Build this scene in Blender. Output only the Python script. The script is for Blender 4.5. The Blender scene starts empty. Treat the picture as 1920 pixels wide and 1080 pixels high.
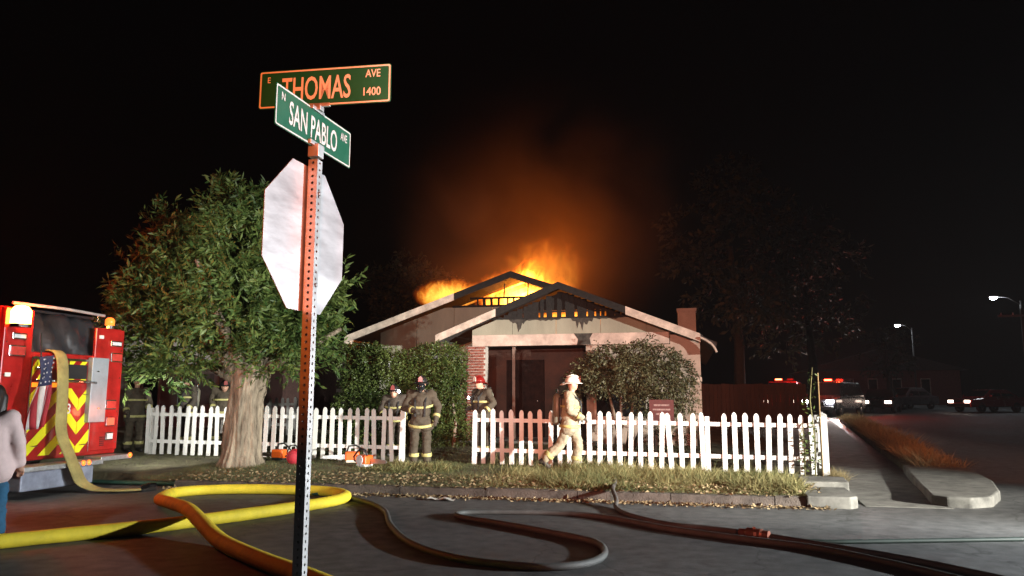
import bpy, bmesh, math, random
import numpy as np
from mathutils import Vector, Matrix, Euler, noise as mnoise
R = math.radians
random.seed(7)
rng = np.random.default_rng(7)
SC = bpy.context.scene
COL = SC.collection

# ------------------------------------------------------------------ camera
cd = bpy.data.cameras.new('camera'); cam = bpy.data.objects.new('camera', cd); COL.objects.link(cam)
cd.sensor_width = 36; cd.lens = 26.48; cd.clip_start = .05; cd.clip_end = 2000
cam.location = (0, 0, 1.55)
cam.rotation_euler = (R(90 + 8.26), 0, R(13))
SC.camera = cam

# ------------------------------------------------------------------ sky and moonlight
wd = bpy.data.worlds.new('World'); SC.world = wd; wd.use_nodes = True
nt = wd.node_tree; bg = nt.nodes['Background']
sky = nt.nodes.new('ShaderNodeTexSky'); sky.sky_type = 'NISHITA'; sky.sun_disc = False
sky.sun_elevation = R(-3); sky.sun_rotation = R(140)
nt.links.new(sky.outputs[0], bg.inputs[0]); bg.inputs[1].default_value = .004
sl = bpy.data.lights.new('moon', 'SUN'); sl.energy = .012; sl.angle = R(.5); sl.color = (.75, .82, 1)
so = bpy.data.objects.new('moon', sl); COL.objects.link(so); so.rotation_euler = (R(50), 0, R(40))

SC.view_settings.view_transform = 'Standard'; SC.view_settings.look = 'None'
SC.view_settings.exposure = 0; SC.view_settings.gamma = 1
cy = SC.cycles
cy.use_denoising = True
cy.max_bounces = 5; cy.diffuse_bounces = 2; cy.glossy_bounces = 2; cy.transmission_bounces = 3
cy.volume_bounces = 0; cy.transparent_max_bounces = 8
cy.sample_clamp_indirect = 3; cy.sample_clamp_direct = 0
cy.volume_step_rate = 1.5; cy.volume_max_steps = 256
cy.caustics_reflective = False; cy.caustics_refractive = False
cy.use_light_tree = True

# ------------------------------------------------------------------ lamps working the scene (floods and beacons of the fire crews)
def lamp(name, typ, loc, energy, color, radius=.1, aim=None, cone=None, blend=.3):
    l = bpy.data.lights.new(name, typ); l.energy = energy; l.color = color
    l.shadow_soft_size = radius
    o = bpy.data.objects.new(name, l); COL.objects.link(o); o.location = loc
    if aim is not None:
        o.rotation_euler = (Vector(aim) - Vector(loc)).to_track_quat('-Z', 'Y').to_euler()
        l.spot_size = R(cone); l.spot_blend = blend
    return o
WHITE = (1.0, .96, .86)
# white floods of the crew parked off to the right
lamp('flood_lamp', 'SPOT', (14.5, 5.2, 3.0), 36000, WHITE, .12, (.0, 15.2, .8), 34, .9)
lamp('flood_lamp', 'SPOT', (14.5, 5.0, 3.1), 25000, WHITE, .12, (-8.4, 16.2, 1.8), 30, .7)
# headlamps of a vehicle waiting on the avenue to the right, raking across the road and the sign
lamp('flood_lamp', 'SPOT', (12.0, 10.0, 2.6), 14000, (.92, .98, 1), .15, (-2.2, 6.0, 1.3), 58, .6)
# scene light of a second engine up the avenue behind the photographer
lamp('flood_lamp', 'SPOT', (-3.0, -6.0, 4.2), 9000, (1, .98, .90), .15, (-7.6, 20, 3.0), 25, .6)
lamp('flood_lamp', 'SPOT', (1.0, -6.0, 4.0), 5000, (1, .62, .48), .15, (-2.0, 20, 2.6), 19, .6)  # warm fill added to brighten the right half of the house front
lamp('beacon_lamp', 'SPOT', (13.0, 6.5, 2.6), 6500, (1, .27, .10), .15, (5.6, 22, .4), 34, .7)
# red and amber beacons of vehicles standing behind the photographer
lamp('beacon_lamp', 'SPOT', (2.5, -7.0, 2.6), 9500, (1, .27, .17), .2, (-2.6, 20, 3.9), 29, .7)
lamp('beacon_lamp', 'SPOT', (-.6, -5.0, 2.6), 3000, (1, .16, .012), .15, (-1.87, 3.49, 2.72), 19, .8)

# ------------------------------------------------------------------ helpers
def gz(x, y):
    return .018 * min(max(0., y - 18), 45)

class MB:
    def __init__(s): s.v = []; s.f = []; s.mi = []
    def add(s, vs, fs, mi=0):
        n = len(s.v); s.v += [tuple(p) for p in vs]
        for f in fs: s.f.append(tuple(i + n for i in f)); s.mi.append(mi)
        return s
    def box(s, c, d, rot=None, mi=0, taper=1.0):
        hx, hy, hz = d[0]/2, d[1]/2, d[2]/2
        vs = []
        for z in (-hz, hz):
            k = taper if z > 0 else 1
            for x, y in ((-hx,-hy),(hx,-hy),(hx,hy),(-hx,hy)): vs.append(Vector((x*k, y*k, z)))
        if rot is not None:
            M = Euler(rot).to_matrix(); vs = [M @ v for v in vs]
        vs = [v + Vector(c) for v in vs]
        return s.add(vs, [(3,2,1,0),(4,5,6,7),(0,1,5,4),(1,2,6,5),(2,3,7,6),(3,0,4,7)], mi)
    def b2(s, a, b, mi=0):
        return s.box([(a[i]+b[i])/2 for i in range(3)], [abs(b[i]-a[i]) for i in range(3)], None, mi)
    def bar(s, a, b, w, h, up=(0,0,1), mi=0):
        a, b = Vector(a), Vector(b); d = (b-a).normalized(); u = Vector(up)
        sd = d.cross(u).normalized(); u = sd.cross(d).normalized()
        vs = []
        for p in (a, b):
            for i, j in ((-1,-1),(1,-1),(1,1),(-1,1)): vs.append(p + sd*(i*w/2) + u*(j*h/2))
        return s.add(vs, [(3,2,1,0),(4,5,6,7),(0,1,5,4),(1,2,6,5),(2,3,7,6),(3,0,4,7)], mi)
    def prism(s, poly, axis, a, b, mi=0):
        # poly 2-D extruded along axis ('x','y','z') from a to b
        n = len(poly)
        def P(p, t):
            return {'x': (t, p[0], p[1]), 'y': (p[0], t, p[1]), 'z': (p[0], p[1], t)}[axis]
        vs = [P(p, a) for p in poly] + [P(p, b) for p in poly]
        fs = [tuple(range(n-1, -1, -1)), tuple(range(n, 2*n))] + [(i, (i+1) % n, n+(i+1) % n, n+i) for i in range(n)]
        return s.add(vs, fs, mi)
    def tube(s, path, r, n=10, cap=True, mi=0, sq=1.0):
        pts = [Vector(p) for p in path]; m = len(pts)
        rs = r if hasattr(r, '__len__') else [r]*m
        base = len(s.v); prev = None
        for i, p in enumerate(pts):
            d = (pts[min(i+1, m-1)] - pts[max(i-1, 0)]).normalized()
            u = Vector((0,0,1)) if abs(d.z) < .95 else Vector((1,0,0))
            if prev is not None: u = prev
            sd = d.cross(u).normalized(); u = sd.cross(d).normalized(); prev = u if abs(d.z) > .5 or prev is not None else None
            for k in range(n):
                t = 2*math.pi*k/n
                s.v.append(tuple(p + sd*math.cos(t)*rs[i] + u*math.sin(t)*rs[i]*sq))
        for i in range(m-1):
            for k in range(n):
                a = base+i*n+k; b = base+i*n+(k+1) % n
                s.f.append((a, b, b+n, a+n)); s.mi.append(mi)
        if cap:
            s.f.append(tuple(base+k for k in range(n-1, -1, -1))); s.mi.append(mi)
            s.f.append(tuple(base+(m-1)*n+k for k in range(n))); s.mi.append(mi)
        return s
    def cap(s, a, b, ra, rb=None, n=12):
        # capsule with tapered radius, both ends rounded
        rb = ra if rb is None else rb
        a, b = Vector(a), Vector(b); d = b-a
        L = max(d.length, 1e-5); d = d/L if d.length > 1e-5 else Vector((0,0,1))
        path, rs = [], []
        for t in (-1, -.8, -.45): path.append(a + d*ra*t); rs.append(ra*math.sqrt(max(0.02, 1-t*t)))
        path.append(a); rs.append(ra); path.append(b); rs.append(rb)
        for t in (.45, .8, 1): path.append(b + d*rb*t); rs.append(rb*math.sqrt(max(0.02, 1-t*t)))
        return s.tube(path, rs, n)
    def ell(s, c, rad, n=14, m=9, rot=None, zlo=-1.):
        c = Vector(c); base = len(s.v); M = Euler(rot).to_matrix() if rot else Matrix.Identity(3)
        t0 = math.asin(max(-1, min(1, zlo)))
        for i in range(m+1):
            t = t0 + (math.pi/2 - t0)*i/m
            for k in range(n):
                p = 2*math.pi*k/n
                s.v.append(tuple(c + M @ Vector((rad[0]*math.cos(t)*math.cos(p), rad[1]*math.cos(t)*math.sin(p), rad[2]*math.sin(t)))))
        for i in range(m):
            for k in range(n):
                a = base+i*n+k; b = base+i*n+(k+1) % n
                s.f.append((a, b, b+n, a+n)); s.mi.append(0)
        s.f.append(tuple(base+k for k in range(n-1,-1,-1))); s.mi.append(0)
        return s
    def lathe(s, prof, c, n=16, axis='z'):
        base = len(s.v); c = Vector(c)
        for r, h in prof:
            for k in range(n):
                t = 2*math.pi*k/n; x, y = r*math.cos(t), r*math.sin(t)
                s.v.append(tuple(c + Vector({'z': (x,y,h), 'x': (h,x,y), 'y': (x,h,y)}[axis])))
        for i in range(len(prof)-1):
            for k in range(n):
                a = base+i*n+k; b = base+i*n+(k+1) % n
                s.f.append((a, b, b+n, a+n)); s.mi.append(0)
        s.f.append(tuple(base+k for k in range(n-1,-1,-1))); s.mi.append(0)
        s.f.append(tuple(base+(len(prof)-1)*n+k for k in range(n))); s.mi.append(0)
        return s
    def build(s, name, mats, parent=None, local=False, smooth=False, bevel=0, remesh=0, sm=0):
        me = bpy.data.meshes.new(name); me.from_pydata(s.v, [], s.f)
        for m in (mats if isinstance(mats, (list, tuple)) else [mats]): me.materials.append(m)
        if any(s.mi): me.polygons.foreach_set('material_index', s.mi)
        bm = bmesh.new(); bm.from_mesh(me); bmesh.ops.recalc_face_normals(bm, faces=bm.faces); bm.to_mesh(me); bm.free()
        if remesh: me = remeshed(me, remesh, sm)
        return place(name, me, parent, local, smooth or bool(remesh), bevel)

def crumple(o, amp, sc, seed):
    me = o.data; n = len(me.vertices); co = np.empty(n*3, np.float32); no = np.empty(n*3, np.float32)
    me.vertices.foreach_get('co', co); me.vertex_normals.foreach_get('vector', no)
    co = co.reshape(-1, 3); no = no.reshape(-1, 3); q = co*np.array([sc, sc, sc*1.8]) + np.array([seed*7.3, seed*3.1, 0])
    k = np.array([mnoise.noise(p) + .5*mnoise.noise(p*2.3) for p in map(Vector, q)])
    me.vertices.foreach_set('co', (co + no*(amp*k)[:,None]).astype(np.float32).ravel()); me.update()
def remeshed(me, voxel, sm=0):
    mats = list(me.materials)
    t = bpy.data.objects.new('tmp', me); COL.objects.link(t)
    m = t.modifiers.new('r', 'REMESH'); m.mode = 'VOXEL'; m.voxel_size = voxel
    if sm:
        q = t.modifiers.new('s', 'SMOOTH'); q.iterations = sm; q.factor = .5
    dg = bpy.context.evaluated_depsgraph_get(); dg.update()
    out = bpy.data.meshes.new_from_object(t.evaluated_get(dg))
    bpy.data.objects.remove(t)
    out.materials.clear()
    for k in mats: out.materials.append(k)
    return out

def wloc(o):
    v = Vector((0,0,0))
    while o is not None: v += o.location; o = o.parent
    return v

def place(name, me, parent, local=False, smooth=False, bevel=0):
    o = bpy.data.objects.new(name, me); COL.objects.link(o)
    if smooth: me.polygons.foreach_set('use_smooth', [True]*len(me.polygons))
    if parent is not None:
        o.parent = parent
        if not local: me.transform(Matrix.Translation(-wloc(parent)))
    elif not local:
        n = len(me.vertices); co = np.empty(n*3); me.vertices.foreach_get('co', co); co = co.reshape(-1, 3)
        c = Vector(((co[:,0].min()+co[:,0].max())/2, (co[:,1].min()+co[:,1].max())/2, co[:,2].min()))
        me.transform(Matrix.Translation(-c)); o.location = c
    if bevel:
        b = o.modifiers.new('bevel', 'BEVEL'); b.width = bevel; b.segments = 2; b.limit_method = 'ANGLE'
    return o

def thing(name, label, cat, loc=(0,0,0), rotz=0, group=None):
    o = bpy.data.objects.new(name, None); COL.objects.link(o); o.empty_display_size = .2
    o.location = loc; o.rotation_euler = (0, 0, rotz)
    return tag(o, label, cat, group)
def tag(o, label=None, cat=None, group=None, kind=None):
    if label: o['label'] = label
    if cat: o['category'] = cat
    if group: o['group'] = group
    if kind: o['kind'] = kind
    return o
def struct(o): o['kind'] = 'structure'; return o

# ------------------------------------------------------------------ materials
MATS = {}
def mat(name, col, rough=.7, metal=0, var=.25, scale=6., bump=0., bscale=40., col2=None, trans=0, spec=.5, coat=0, stretch=None):
    if name in MATS: return MATS[name]
    m = bpy.data.materials.new(name); m.use_nodes = True; t = m.node_tree; b = t.nodes['Principled BSDF']
    b.inputs['Roughness'].default_value = rough; b.inputs['Metallic'].default_value = metal
    b.inputs['Specular IOR Level'].default_value = spec
    if coat: b.inputs['Coat Weight'].default_value = coat
    tc = t.nodes.new('ShaderNodeTexCoord'); mp = t.nodes.new('ShaderNodeMapping')
    t.links.new(tc.outputs['Object'], mp.inputs[0])
    if stretch: mp.inputs['Scale'].default_value = stretch
    n = t.nodes.new('ShaderNodeTexNoise'); n.inputs['Scale'].default_value = scale; n.inputs['Detail'].default_value = 6
    n.inputs['Roughness'].default_value = .65
    t.links.new(mp.outputs[0], n.inputs['Vector'])
    cr = t.nodes.new('ShaderNodeValToRGB'); cr.color_ramp.elements[0].position = .32; cr.color_ramp.elements[1].position = .68
    a = [c*(1-var) for c in col]; z = [min(1, c*(1+var)) for c in (col2 or col)]
    cr.color_ramp.elements[0].color = (*a, 1); cr.color_ramp.elements[1].color = (*z, 1)
    t.links.new(n.outputs[0], cr.inputs[0]); t.links.new(cr.outputs[0], b.inputs['Base Color'])
    rr = t.nodes.new('ShaderNodeMapRange'); rr.inputs[3].default_value = max(.02, rough-.12); rr.inputs[4].default_value = min(1, rough+.12)
    t.links.new(n.outputs[0], rr.inputs[0]); t.links.new(rr.outputs[0], b.inputs['Roughness'])
    if bump:
        n2 = t.nodes.new('ShaderNodeTexNoise'); n2.inputs['Scale'].default_value = bscale; n2.inputs['Detail'].default_value = 5
        t.links.new(mp.outputs[0], n2.inputs['Vector'])
        bp = t.nodes.new('ShaderNodeBump'); bp.inputs['Strength'].default_value = bump; bp.inputs['Distance'].default_value = .02
        t.links.new(n2.outputs[0], bp.inputs['Height']); t.links.new(bp.outputs[0], b.inputs['Normal'])
    MATS[name] = m
    return m
def emit(name, col, strength):
    if name in MATS: return MATS[name]
    m = bpy.data.materials.new(name); m.use_nodes = True; b = m.node_tree.nodes['Principled BSDF']
    b.inputs['Base Color'].default_value = (*col, 1); b.inputs['Roughness'].default_value = .3
    b.inputs['Emission Color'].default_value = (*col, 1); b.inputs['Emission Strength'].default_value = strength
    MATS[name] = m; return m
def leafmat(name, c1, c2, tr=.3, rough=.5):
    m = bpy.data.materials.new(name); m.use_nodes = True; t = m.node_tree; b = t.nodes['Principled BSDF']
    at = t.nodes.new('ShaderNodeAttribute'); at.attribute_name = 'tint'
    mx = t.nodes.new('ShaderNodeMix'); mx.data_type = 'RGBA'
    mx.inputs[6].default_value = (*c1, 1); mx.inputs[7].default_value = (*c2, 1)
    t.links.new(at.outputs['Fac'], mx.inputs[0]); t.links.new(mx.outputs[2], b.inputs['Base Color'])
    b.inputs['Roughness'].default_value = rough; b.inputs['Specular IOR Level'].default_value = .35
    tl = t.nodes.new('ShaderNodeBsdfTranslucent'); t.links.new(mx.outputs[2], tl.inputs[0])
    ms = t.nodes.new('ShaderNodeMixShader'); ms.inputs[0].default_value = tr
    out = [n for n in t.nodes if n.type == 'OUTPUT_MATERIAL'][0]
    t.links.new(b.outputs[0], ms.inputs[1]); t.links.new(tl.outputs[0], ms.inputs[2]); t.links.new(ms.outputs[0], out.inputs[0])
    return m

def asphalt():
    m = bpy.data.materials.new('asphalt'); m.use_nodes = True; t = m.node_tree; b = t.nodes['Principled BSDF']
    tc = t.nodes.new('ShaderNodeTexCoord')
    def noise(sc, det=5):
        n = t.nodes.new('ShaderNodeTexNoise'); n.inputs['Scale'].default_value = sc; n.inputs['Detail'].default_value = det
        t.links.new(tc.outputs['Object'], n.inputs['Vector']); return n
    big, fine, mid = noise(.35, 4), noise(90, 3), noise(5.5, 8)
    cr = t.nodes.new('ShaderNodeValToRGB'); cr.color_ramp.elements[0].position = .3; cr.color_ramp.elements[1].position = .72
    cr.color_ramp.elements[0].color = (.062, .063, .064, 1); cr.color_ramp.elements[1].color = (.115, .116, .116, 1)
    t.links.new(big.outputs[0], cr.inputs[0])
    cf = t.nodes.new('ShaderNodeValToRGB'); cf.color_ramp.elements[0].position = .35; cf.color_ramp.elements[1].position = .7
    cf.color_ramp.elements[0].color = (.62,.62,.62,1); cf.color_ramp.elements[1].color = (1.5,1.5,1.5,1)
    t.links.new(fine.outputs[0], cf.inputs[0])
    cm = t.nodes.new('ShaderNodeValToRGB'); cm.color_ramp.elements[0].position = .3; cm.color_ramp.elements[1].position = .7
    cm.color_ramp.elements[0].color = (.6,.6,.6,1); cm.color_ramp.elements[1].color = (1.35,1.35,1.35,1)
    t.links.new(mid.outputs[0], cm.inputs[0])
    vo = t.nodes.new('ShaderNodeTexVoronoi'); vo.feature = 'DISTANCE_TO_EDGE'; vo.inputs['Scale'].default_value = .42
    wn = t.nodes.new('ShaderNodeVectorMath'); wn.operation = 'ADD'
    t.links.new(tc.outputs['Object'], wn.inputs[0])
    dn = noise(2.2, 4); sc_ = t.nodes.new('ShaderNodeVectorMath'); sc_.operation = 'SCALE'; sc_.inputs['Scale'].default_value = .55
    t.links.new(dn.outputs['Color'], sc_.inputs[0]); t.links.new(sc_.outputs[0], wn.inputs[1]); t.links.new(wn.outputs[0], vo.inputs['Vector'])
    ck = t.nodes.new('ShaderNodeMapRange'); ck.inputs[1].default_value = .0; ck.inputs[2].default_value = .008
    ck.inputs[3].default_value = .45; ck.inputs[4].default_value = 1
    t.links.new(vo.outputs['Distance'], ck.inputs[0])
    def mul(a, c):
        x = t.nodes.new('ShaderNodeMix'); x.data_type = 'RGBA'; x.blend_type = 'MULTIPLY'; x.inputs[0].default_value = 1
        t.links.new(a, x.inputs[6]); t.links.new(c, x.inputs[7]); return x.outputs[2]
    c = mul(mul(mul(cr.outputs[0], cf.outputs[0]), cm.outputs[0]), ck.outputs[0])
    t.links.new(c, b.inputs['Base Color'])
    rr = t.nodes.new('ShaderNodeMapRange'); rr.inputs[3].default_value = .5; rr.inputs[4].default_value = .85
    t.links.new(big.outputs[0], rr.inputs[0]); t.links.new(rr.outputs[0], b.inputs['Roughness'])
    bp = t.nodes.new('ShaderNodeBump'); bp.inputs['Strength'].default_value = .45; bp.inputs['Distance'].default_value = .008
    t.links.new(fine.outputs[0], bp.inputs['Height']); t.links.new(bp.outputs[0], b.inputs['Normal'])
    return m

ASPH = asphalt()
CONC = mat('concrete', (.135,.132,.12), .88, var=.45, scale=4, bump=.5, bscale=70)
KERBC = mat('dirty_kerb', (.085,.07,.06), .9, var=.5, scale=5, bump=.7, bscale=50)
DIRT = mat('soil', (.095,.075,.048), .95, var=.45, scale=2.2, bump=.9, bscale=18, col2=(.12,.11,.06))
WPAINT = mat('white_paint', (.74,.74,.72), .55, var=.10, scale=5, bump=.15, bscale=50)
BARK = mat('bark', (.15,.11,.075), .95, var=.6, scale=9, bump=1.0, bscale=22, col2=(.24,.20,.15), stretch=(1,1,.18))
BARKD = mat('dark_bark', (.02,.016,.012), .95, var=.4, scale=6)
SIDING = mat('siding', (.27,.27,.21), .8, var=.15, scale=2.5, bump=.25, bscale=30, stretch=(1,1,.3))
STUCCO = mat('stucco', (.42,.33,.27), .9, var=.18, scale=2.2, bump=.6, bscale=60)
BEAMP = mat('beam_paint', (.50,.40,.34), .7, var=.32, scale=3, bump=.2)
TRIM = mat('trim_paint', (.52,.44,.37), .7, var=.35, scale=4, bump=.2)
CHAR = mat('charred_wood', (.012,.010,.009), .9, var=.6, scale=9, bump=.9, bscale=40)
ROOFM = mat('asphalt_shingle', (.05,.045,.042), .95, var=.4, scale=14, bump=.8, bscale=60)
BRICK = mat('brick', (.20,.065,.045), .85, var=.4, scale=9, bump=.6, bscale=80)
MORTAR = mat('mortar', (.42,.38,.34), .9, var=.2)
DOORM = mat('dark_door', (.022,.011,.009), .9, var=.4, spec=.15)
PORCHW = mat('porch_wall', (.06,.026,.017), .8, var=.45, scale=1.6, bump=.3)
GALV = mat('galvanised_steel', (.55,.55,.56), .42, metal=.85, var=.16, scale=3, bump=.08, bscale=25)
ALU = mat('bare_aluminium', (.60,.58,.60), .36, metal=.55, var=.32, scale=2.0, bump=.06, bscale=14, stretch=(1,.5,2))
GREEN = mat('sign_green', (.0,.115,.055), .4, var=.08)
SWHITE = mat('sign_white', (.78,.78,.74), .4, var=.05)
RED = mat('engine_red', (.36,.013,.011), .32, var=.35, scale=3, coat=.5, bump=.05, bscale=6)
LIME = mat('fluorescent_yellow', (.80,.78,.02), .35, var=.06)
ORANGEP = mat('orange_plastic', (.85,.13,.015), .4, var=.12)
BLACK = mat('black_rubber', (.012,.012,.013), .6, var=.3)
VINYL = mat('black_vinyl', (.028,.028,.032), .32, var=.3, scale=3, bump=.6, bscale=5)
CHROME = mat('chrome', (.75,.75,.77), .15, metal=1, var=.05)
PLATE = mat('tread_plate', (.55,.56,.57), .35, metal=.8, var=.15, scale=20, bump=.5, bscale=50)
GLASS = mat('dark_glass', (.01,.012,.015), .06, var=.1)
HOSEY = mat('yellow_hose', (.82,.64,.04), .7, var=.16, scale=5, bump=.35, bscale=120)
HOSED = mat('faded_hose', (.34,.28,.10), .8, var=.3, scale=5, bump=.4, bscale=120)
HOSEG = mat('grey_hose', (.085,.09,.088), .55, var=.25, scale=5, bump=.4, bscale=130)
HOSER = mat('brown_hose', (.072,.064,.060), .6, var=.25, scale=5, bump=.4, bscale=130)
HOSET = mat('green_hose', (.03,.09,.065), .65, var=.25, scale=5, bump=.3, bscale=120)
TAN = mat('turnout_tan', (.30,.27,.19), .85, var=.4, scale=7, bump=.6, bscale=14)
KHAKI = mat('turnout_brown', (.058,.046,.031), .85, var=.3, scale=7, bump=.6, bscale=14)
DARKC = mat('turnout_dark', (.055,.045,.035), .85, var=.3, scale=7, bump=.6, bscale=14)
BAND = mat('reflective_band', (.42,.40,.16), .5, var=.4, scale=10)
SKIN = mat('skin', (.52,.30,.21), .55, var=.08)
BOOT = mat('boot_leather', (.02,.018,.016), .5, var=.3)
HWHITE = mat('helmet_white', (.78,.74,.66), .3, var=.08)
HRED = mat('helmet_red', (.20,.012,.010), .3, var=.08)
HBLACK = mat('helmet_black', (.02,.02,.02), .35, var=.1)
JEANS = mat('denim', (.02,.10,.19), .85, var=.25, scale=8, bump=.4, bscale=30)
PINK = mat('pink_cloth', (.70,.54,.53), .85, var=.1, scale=4, bump=.4, bscale=9)
HAIR = mat('dark_hair', (.015,.010,.008), .5, var=.4, scale=12, stretch=(1,1,.1))
NAVY = mat('navy_cloth', (.02,.025,.07), .8, var=.15)
STRIPER = mat('red_cloth', (.33,.02,.03), .8, var=.15)
STRIPEW = mat('white_cloth', (.62,.56,.55), .8, var=.1)
WOODF = mat('old_fence_wood', (.05,.026,.018), .9, var=.35, scale=3, bump=.4, stretch=(1,1,.2))
E_AMB = emit('amber_lamp', (1, .36, .05), 60)
E_RED = emit('red_lamp', (1, .05, .02), 40)
E_REDL = emit('red_tail_lamp', (1, .06, .03), 3)
E_ORL = emit('orange_marker', (1, .16, .02), 2.5)
E_HEAD = emit('headlight_glass', (1, .97, .93), 400)
E_PARK = emit('dim_headlight', (1, .8, .65), 9)
E_TORCH = emit('torch_glass', (.9, .93, 1), 60)
E_STREET = emit('street_lamp_glass', (.85, .95, 1), 90)
LENSW = mat('clear_lens', (.7,.7,.72), .15, var=.05)
GRASSM = leafmat('grass_blades', (.06,.085,.026), (.36,.31,.14), .2, .75)
GRASSG = leafmat('lawn_blades', (.04,.075,.024), (.19,.175,.08), .2, .75)
DRYM = leafmat('dry_grass', (.20,.155,.075), (.44,.36,.19), .25, .7)
LEAF = leafmat('tree_leaves', (.04,.09,.022), (.20,.27,.075), .3, .45)
LEAFH = leafmat('hedge_leaves', (.03,.06,.014), (.13,.17,.045), .25, .4)
LEAFB = leafmat('bush_leaves', (.045,.05,.022), (.15,.135,.065), .25, .5)
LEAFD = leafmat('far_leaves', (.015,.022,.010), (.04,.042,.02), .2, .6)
LITTER = leafmat('leaf_litter', (.09,.06,.03), (.36,.27,.15), .1, .8)

# ------------------------------------------------------------------ vectorised foliage
def quads(name, base, d, side, L, W, material, parent=None, tint=None, bend=None):
    """each leaf a folded kite: base, left, tip, right"""
    n = len(base)
    d = d/np.linalg.norm(d, axis=1, keepdims=True)
    side = side - d*(side*d).sum(1, keepdims=True); side /= (np.linalg.norm(side, axis=1, keepdims=True)+1e-9)
    nrm = np.cross(d, side)
    L = np.broadcast_to(L, (n,))[:,None]; W = np.broadcast_to(W, (n,))[:,None]
    mid = base + d*L*.45 + (0 if bend is None else bend*.22)
    v = np.stack([base, mid + side*W*.5 + nrm*W*.15, base + d*L + (0 if bend is None else bend), mid - side*W*.5 + nrm*W*.15], 1).reshape(-1, 3)
    me = bpy.data.meshes.new(name)
    me.vertices.add(n*4); me.vertices.foreach_set('co', v.astype(np.float32).ravel())
    idx = np.arange(n)[:,None]*4
    ta, tb = ([0,1,2], [0,2,3]) if bend is None else ([0,1,3], [1,2,3])
    tri = np.concatenate([idx+np.array([ta]), idx+np.array([tb])], 1).reshape(-1)
    me.loops.add(n*6); me.loops.foreach_set('vertex_index', tri.astype(np.int32))
    me.polygons.add(n*2); me.polygons.foreach_set('loop_start', np.arange(0, n*6, 3, dtype=np.int32))
    me.update(calc_edges=True); me.validate()
    t = rng.random(n) if tint is None else tint
    at = me.attributes.new('tint', 'FLOAT', 'POINT'); at.data.foreach_set('value', np.repeat(t, 4).astype(np.float32))
    me.materials.append(material)
    return place(name, me, parent)

def unit(n):
    v = rng.normal(size=(n,3)); return v/np.linalg.norm(v, axis=1, keepdims=True)

def sprays(tips, dirs, per, slen, L, W, droop):
    """leafy twigs: per leaves along a twig of slen starting at each tip"""
    n = len(tips); B, D, S = [], [], []
    for k in range(per):
        t = (k+.5)/per
        p = tips + dirs*slen*t + np.array([0,0,-droop])*(slen*t*t)
        tw = dirs + np.array([0,0,-2*droop*t]); tw /= np.linalg.norm(tw, axis=1, keepdims=True)
        o = unit(n); o -= tw*(o*tw).sum(1, keepdims=True)
        o /= np.linalg.norm(o, axis=1, keepdims=True)+1e-9
        d = tw*.75 + o*.8 + np.array([0,0,-.12-.4*droop])
        B.append(p); D.append(d); S.append(np.cross(d, unit(n)))
    return np.concatenate(B), np.concatenate(D), np.concatenate(S)

# ================================================================== SETTING
def ground_sheet(name, xs, ys, zf, material, smooth=True):
    vs = [(x, y, zf(x, y)) for y in ys for x in xs]; nx = len(xs)
    fs = [(j*nx+i, j*nx+i+1, (j+1)*nx+i+1, (j+1)*nx+i) for j in range(len(ys)-1) for i in range(nx-1)]
    return struct(MB().add(vs, fs).build(name, material, smooth=smooth))
ground_sheet('road', [-400,-120,-40,-20,-10,-5,0,5,10,20,40,120,400], [-300,-60,-15,-5,0,5,10,14,18,30,45,63,100,200,600],
             lambda x, y: gz(x, y), ASPH)

# yard: raised lot behind the kerb, rising slightly to the left
def lot_z(x, y):
    z = .12 + .0105*max(0, min(1, (2.5-x)/14.5))*14 if y > 13 else .12
    z = .125 + .15*max(0, min(1, (2.5-x)/14.5))*max(0, min(1, (y-11.9)/2.2))
    return z + .18*max(0, min(1, (y-15.5)/3.0))*max(0, min(1, (2.2-x)/1.2)) + .018*max(0, y-24)
def lot_r(y): return 2.25 + .12*max(0, y-13)      # right edge of the lot
xs01 = [0,.04,.1,.2,.3,.4,.5,.6,.7,.8,.88,.94,1]
vs, fs = [], []
ysl = [11.86,12.1,12.4,12.8,13.2,13.7,14.2,14.7,15.2,15.7,16.3,17,18,20,22,25,30,36,45,60]
for y in ysl:
    for t in xs01:
        xl = -45.; xr = lot_r(y)
        x = xl + (xr-xl)*(t**.45 if t > 0 else 0)
        yy = y
        if y < 13 and x < -8.7: yy = y + min(.75, (-8.7-x)*.3)*(1-(y-11.86)/1.2 if y < 13.06 else 0)
        vs.append((x, yy, lot_z(x, y) if not (y < 11.9 and x < -8.8) else .015))
n = len(xs01)
for j in range(len(ysl)-1):
    for i in range(n-1): fs.append((j*n+i, j*n+i+1, (j+1)*n+i+1, (j+1)*n+i))
vs += [(2.25+.12*max(0,y-13), y, -.1) for y in ysl]; b0 = len(ysl)*n
for j in range(len(ysl)-1): fs.append((j*n+n-1, b0+j, b0+j+1, (j+1)*n+n-1))
struct(MB().add(vs, fs).build('yard_ground', DIRT, smooth=False))

# kerb stones along the avenue
kr = thing('kerb', None, None, (-3, 11.8, 0)); struct(kr)
x = -8.7
while x < 1.55:
    L = min(1.45 + random.uniform(-.1,.1), 1.6-x)
    z = .135 + random.uniform(-.012,.008)
    MB().prism([(11.70+random.uniform(-.01,.01),-.05),(11.72,z-.02),(11.74,z),(11.90,z),(11.90,-.05)], 'x', x+.006, x+L-.006).build('kerb_stone', KERBC, kr)
    x += L
# concrete corner: kerb end block and the step behind it
co = thing('corner_step', 'pair of stacked concrete slabs at the right end of the kerb', 'steps', (2, 12.6, 0))
MB().prism([(1.60,11.66),(2.18,11.66),(2.30,11.80),(2.34,12.9),(1.62,12.9)], 'z', -.05, .165).build('lower_slab', CONC, co, bevel=.02)
MB().prism([(1.72,12.95),(2.42,13.0),(2.50,13.85),(1.75,13.85)], 'z', 0, .235).build('upper_slab', CONC, co, bevel=.02)

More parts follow.
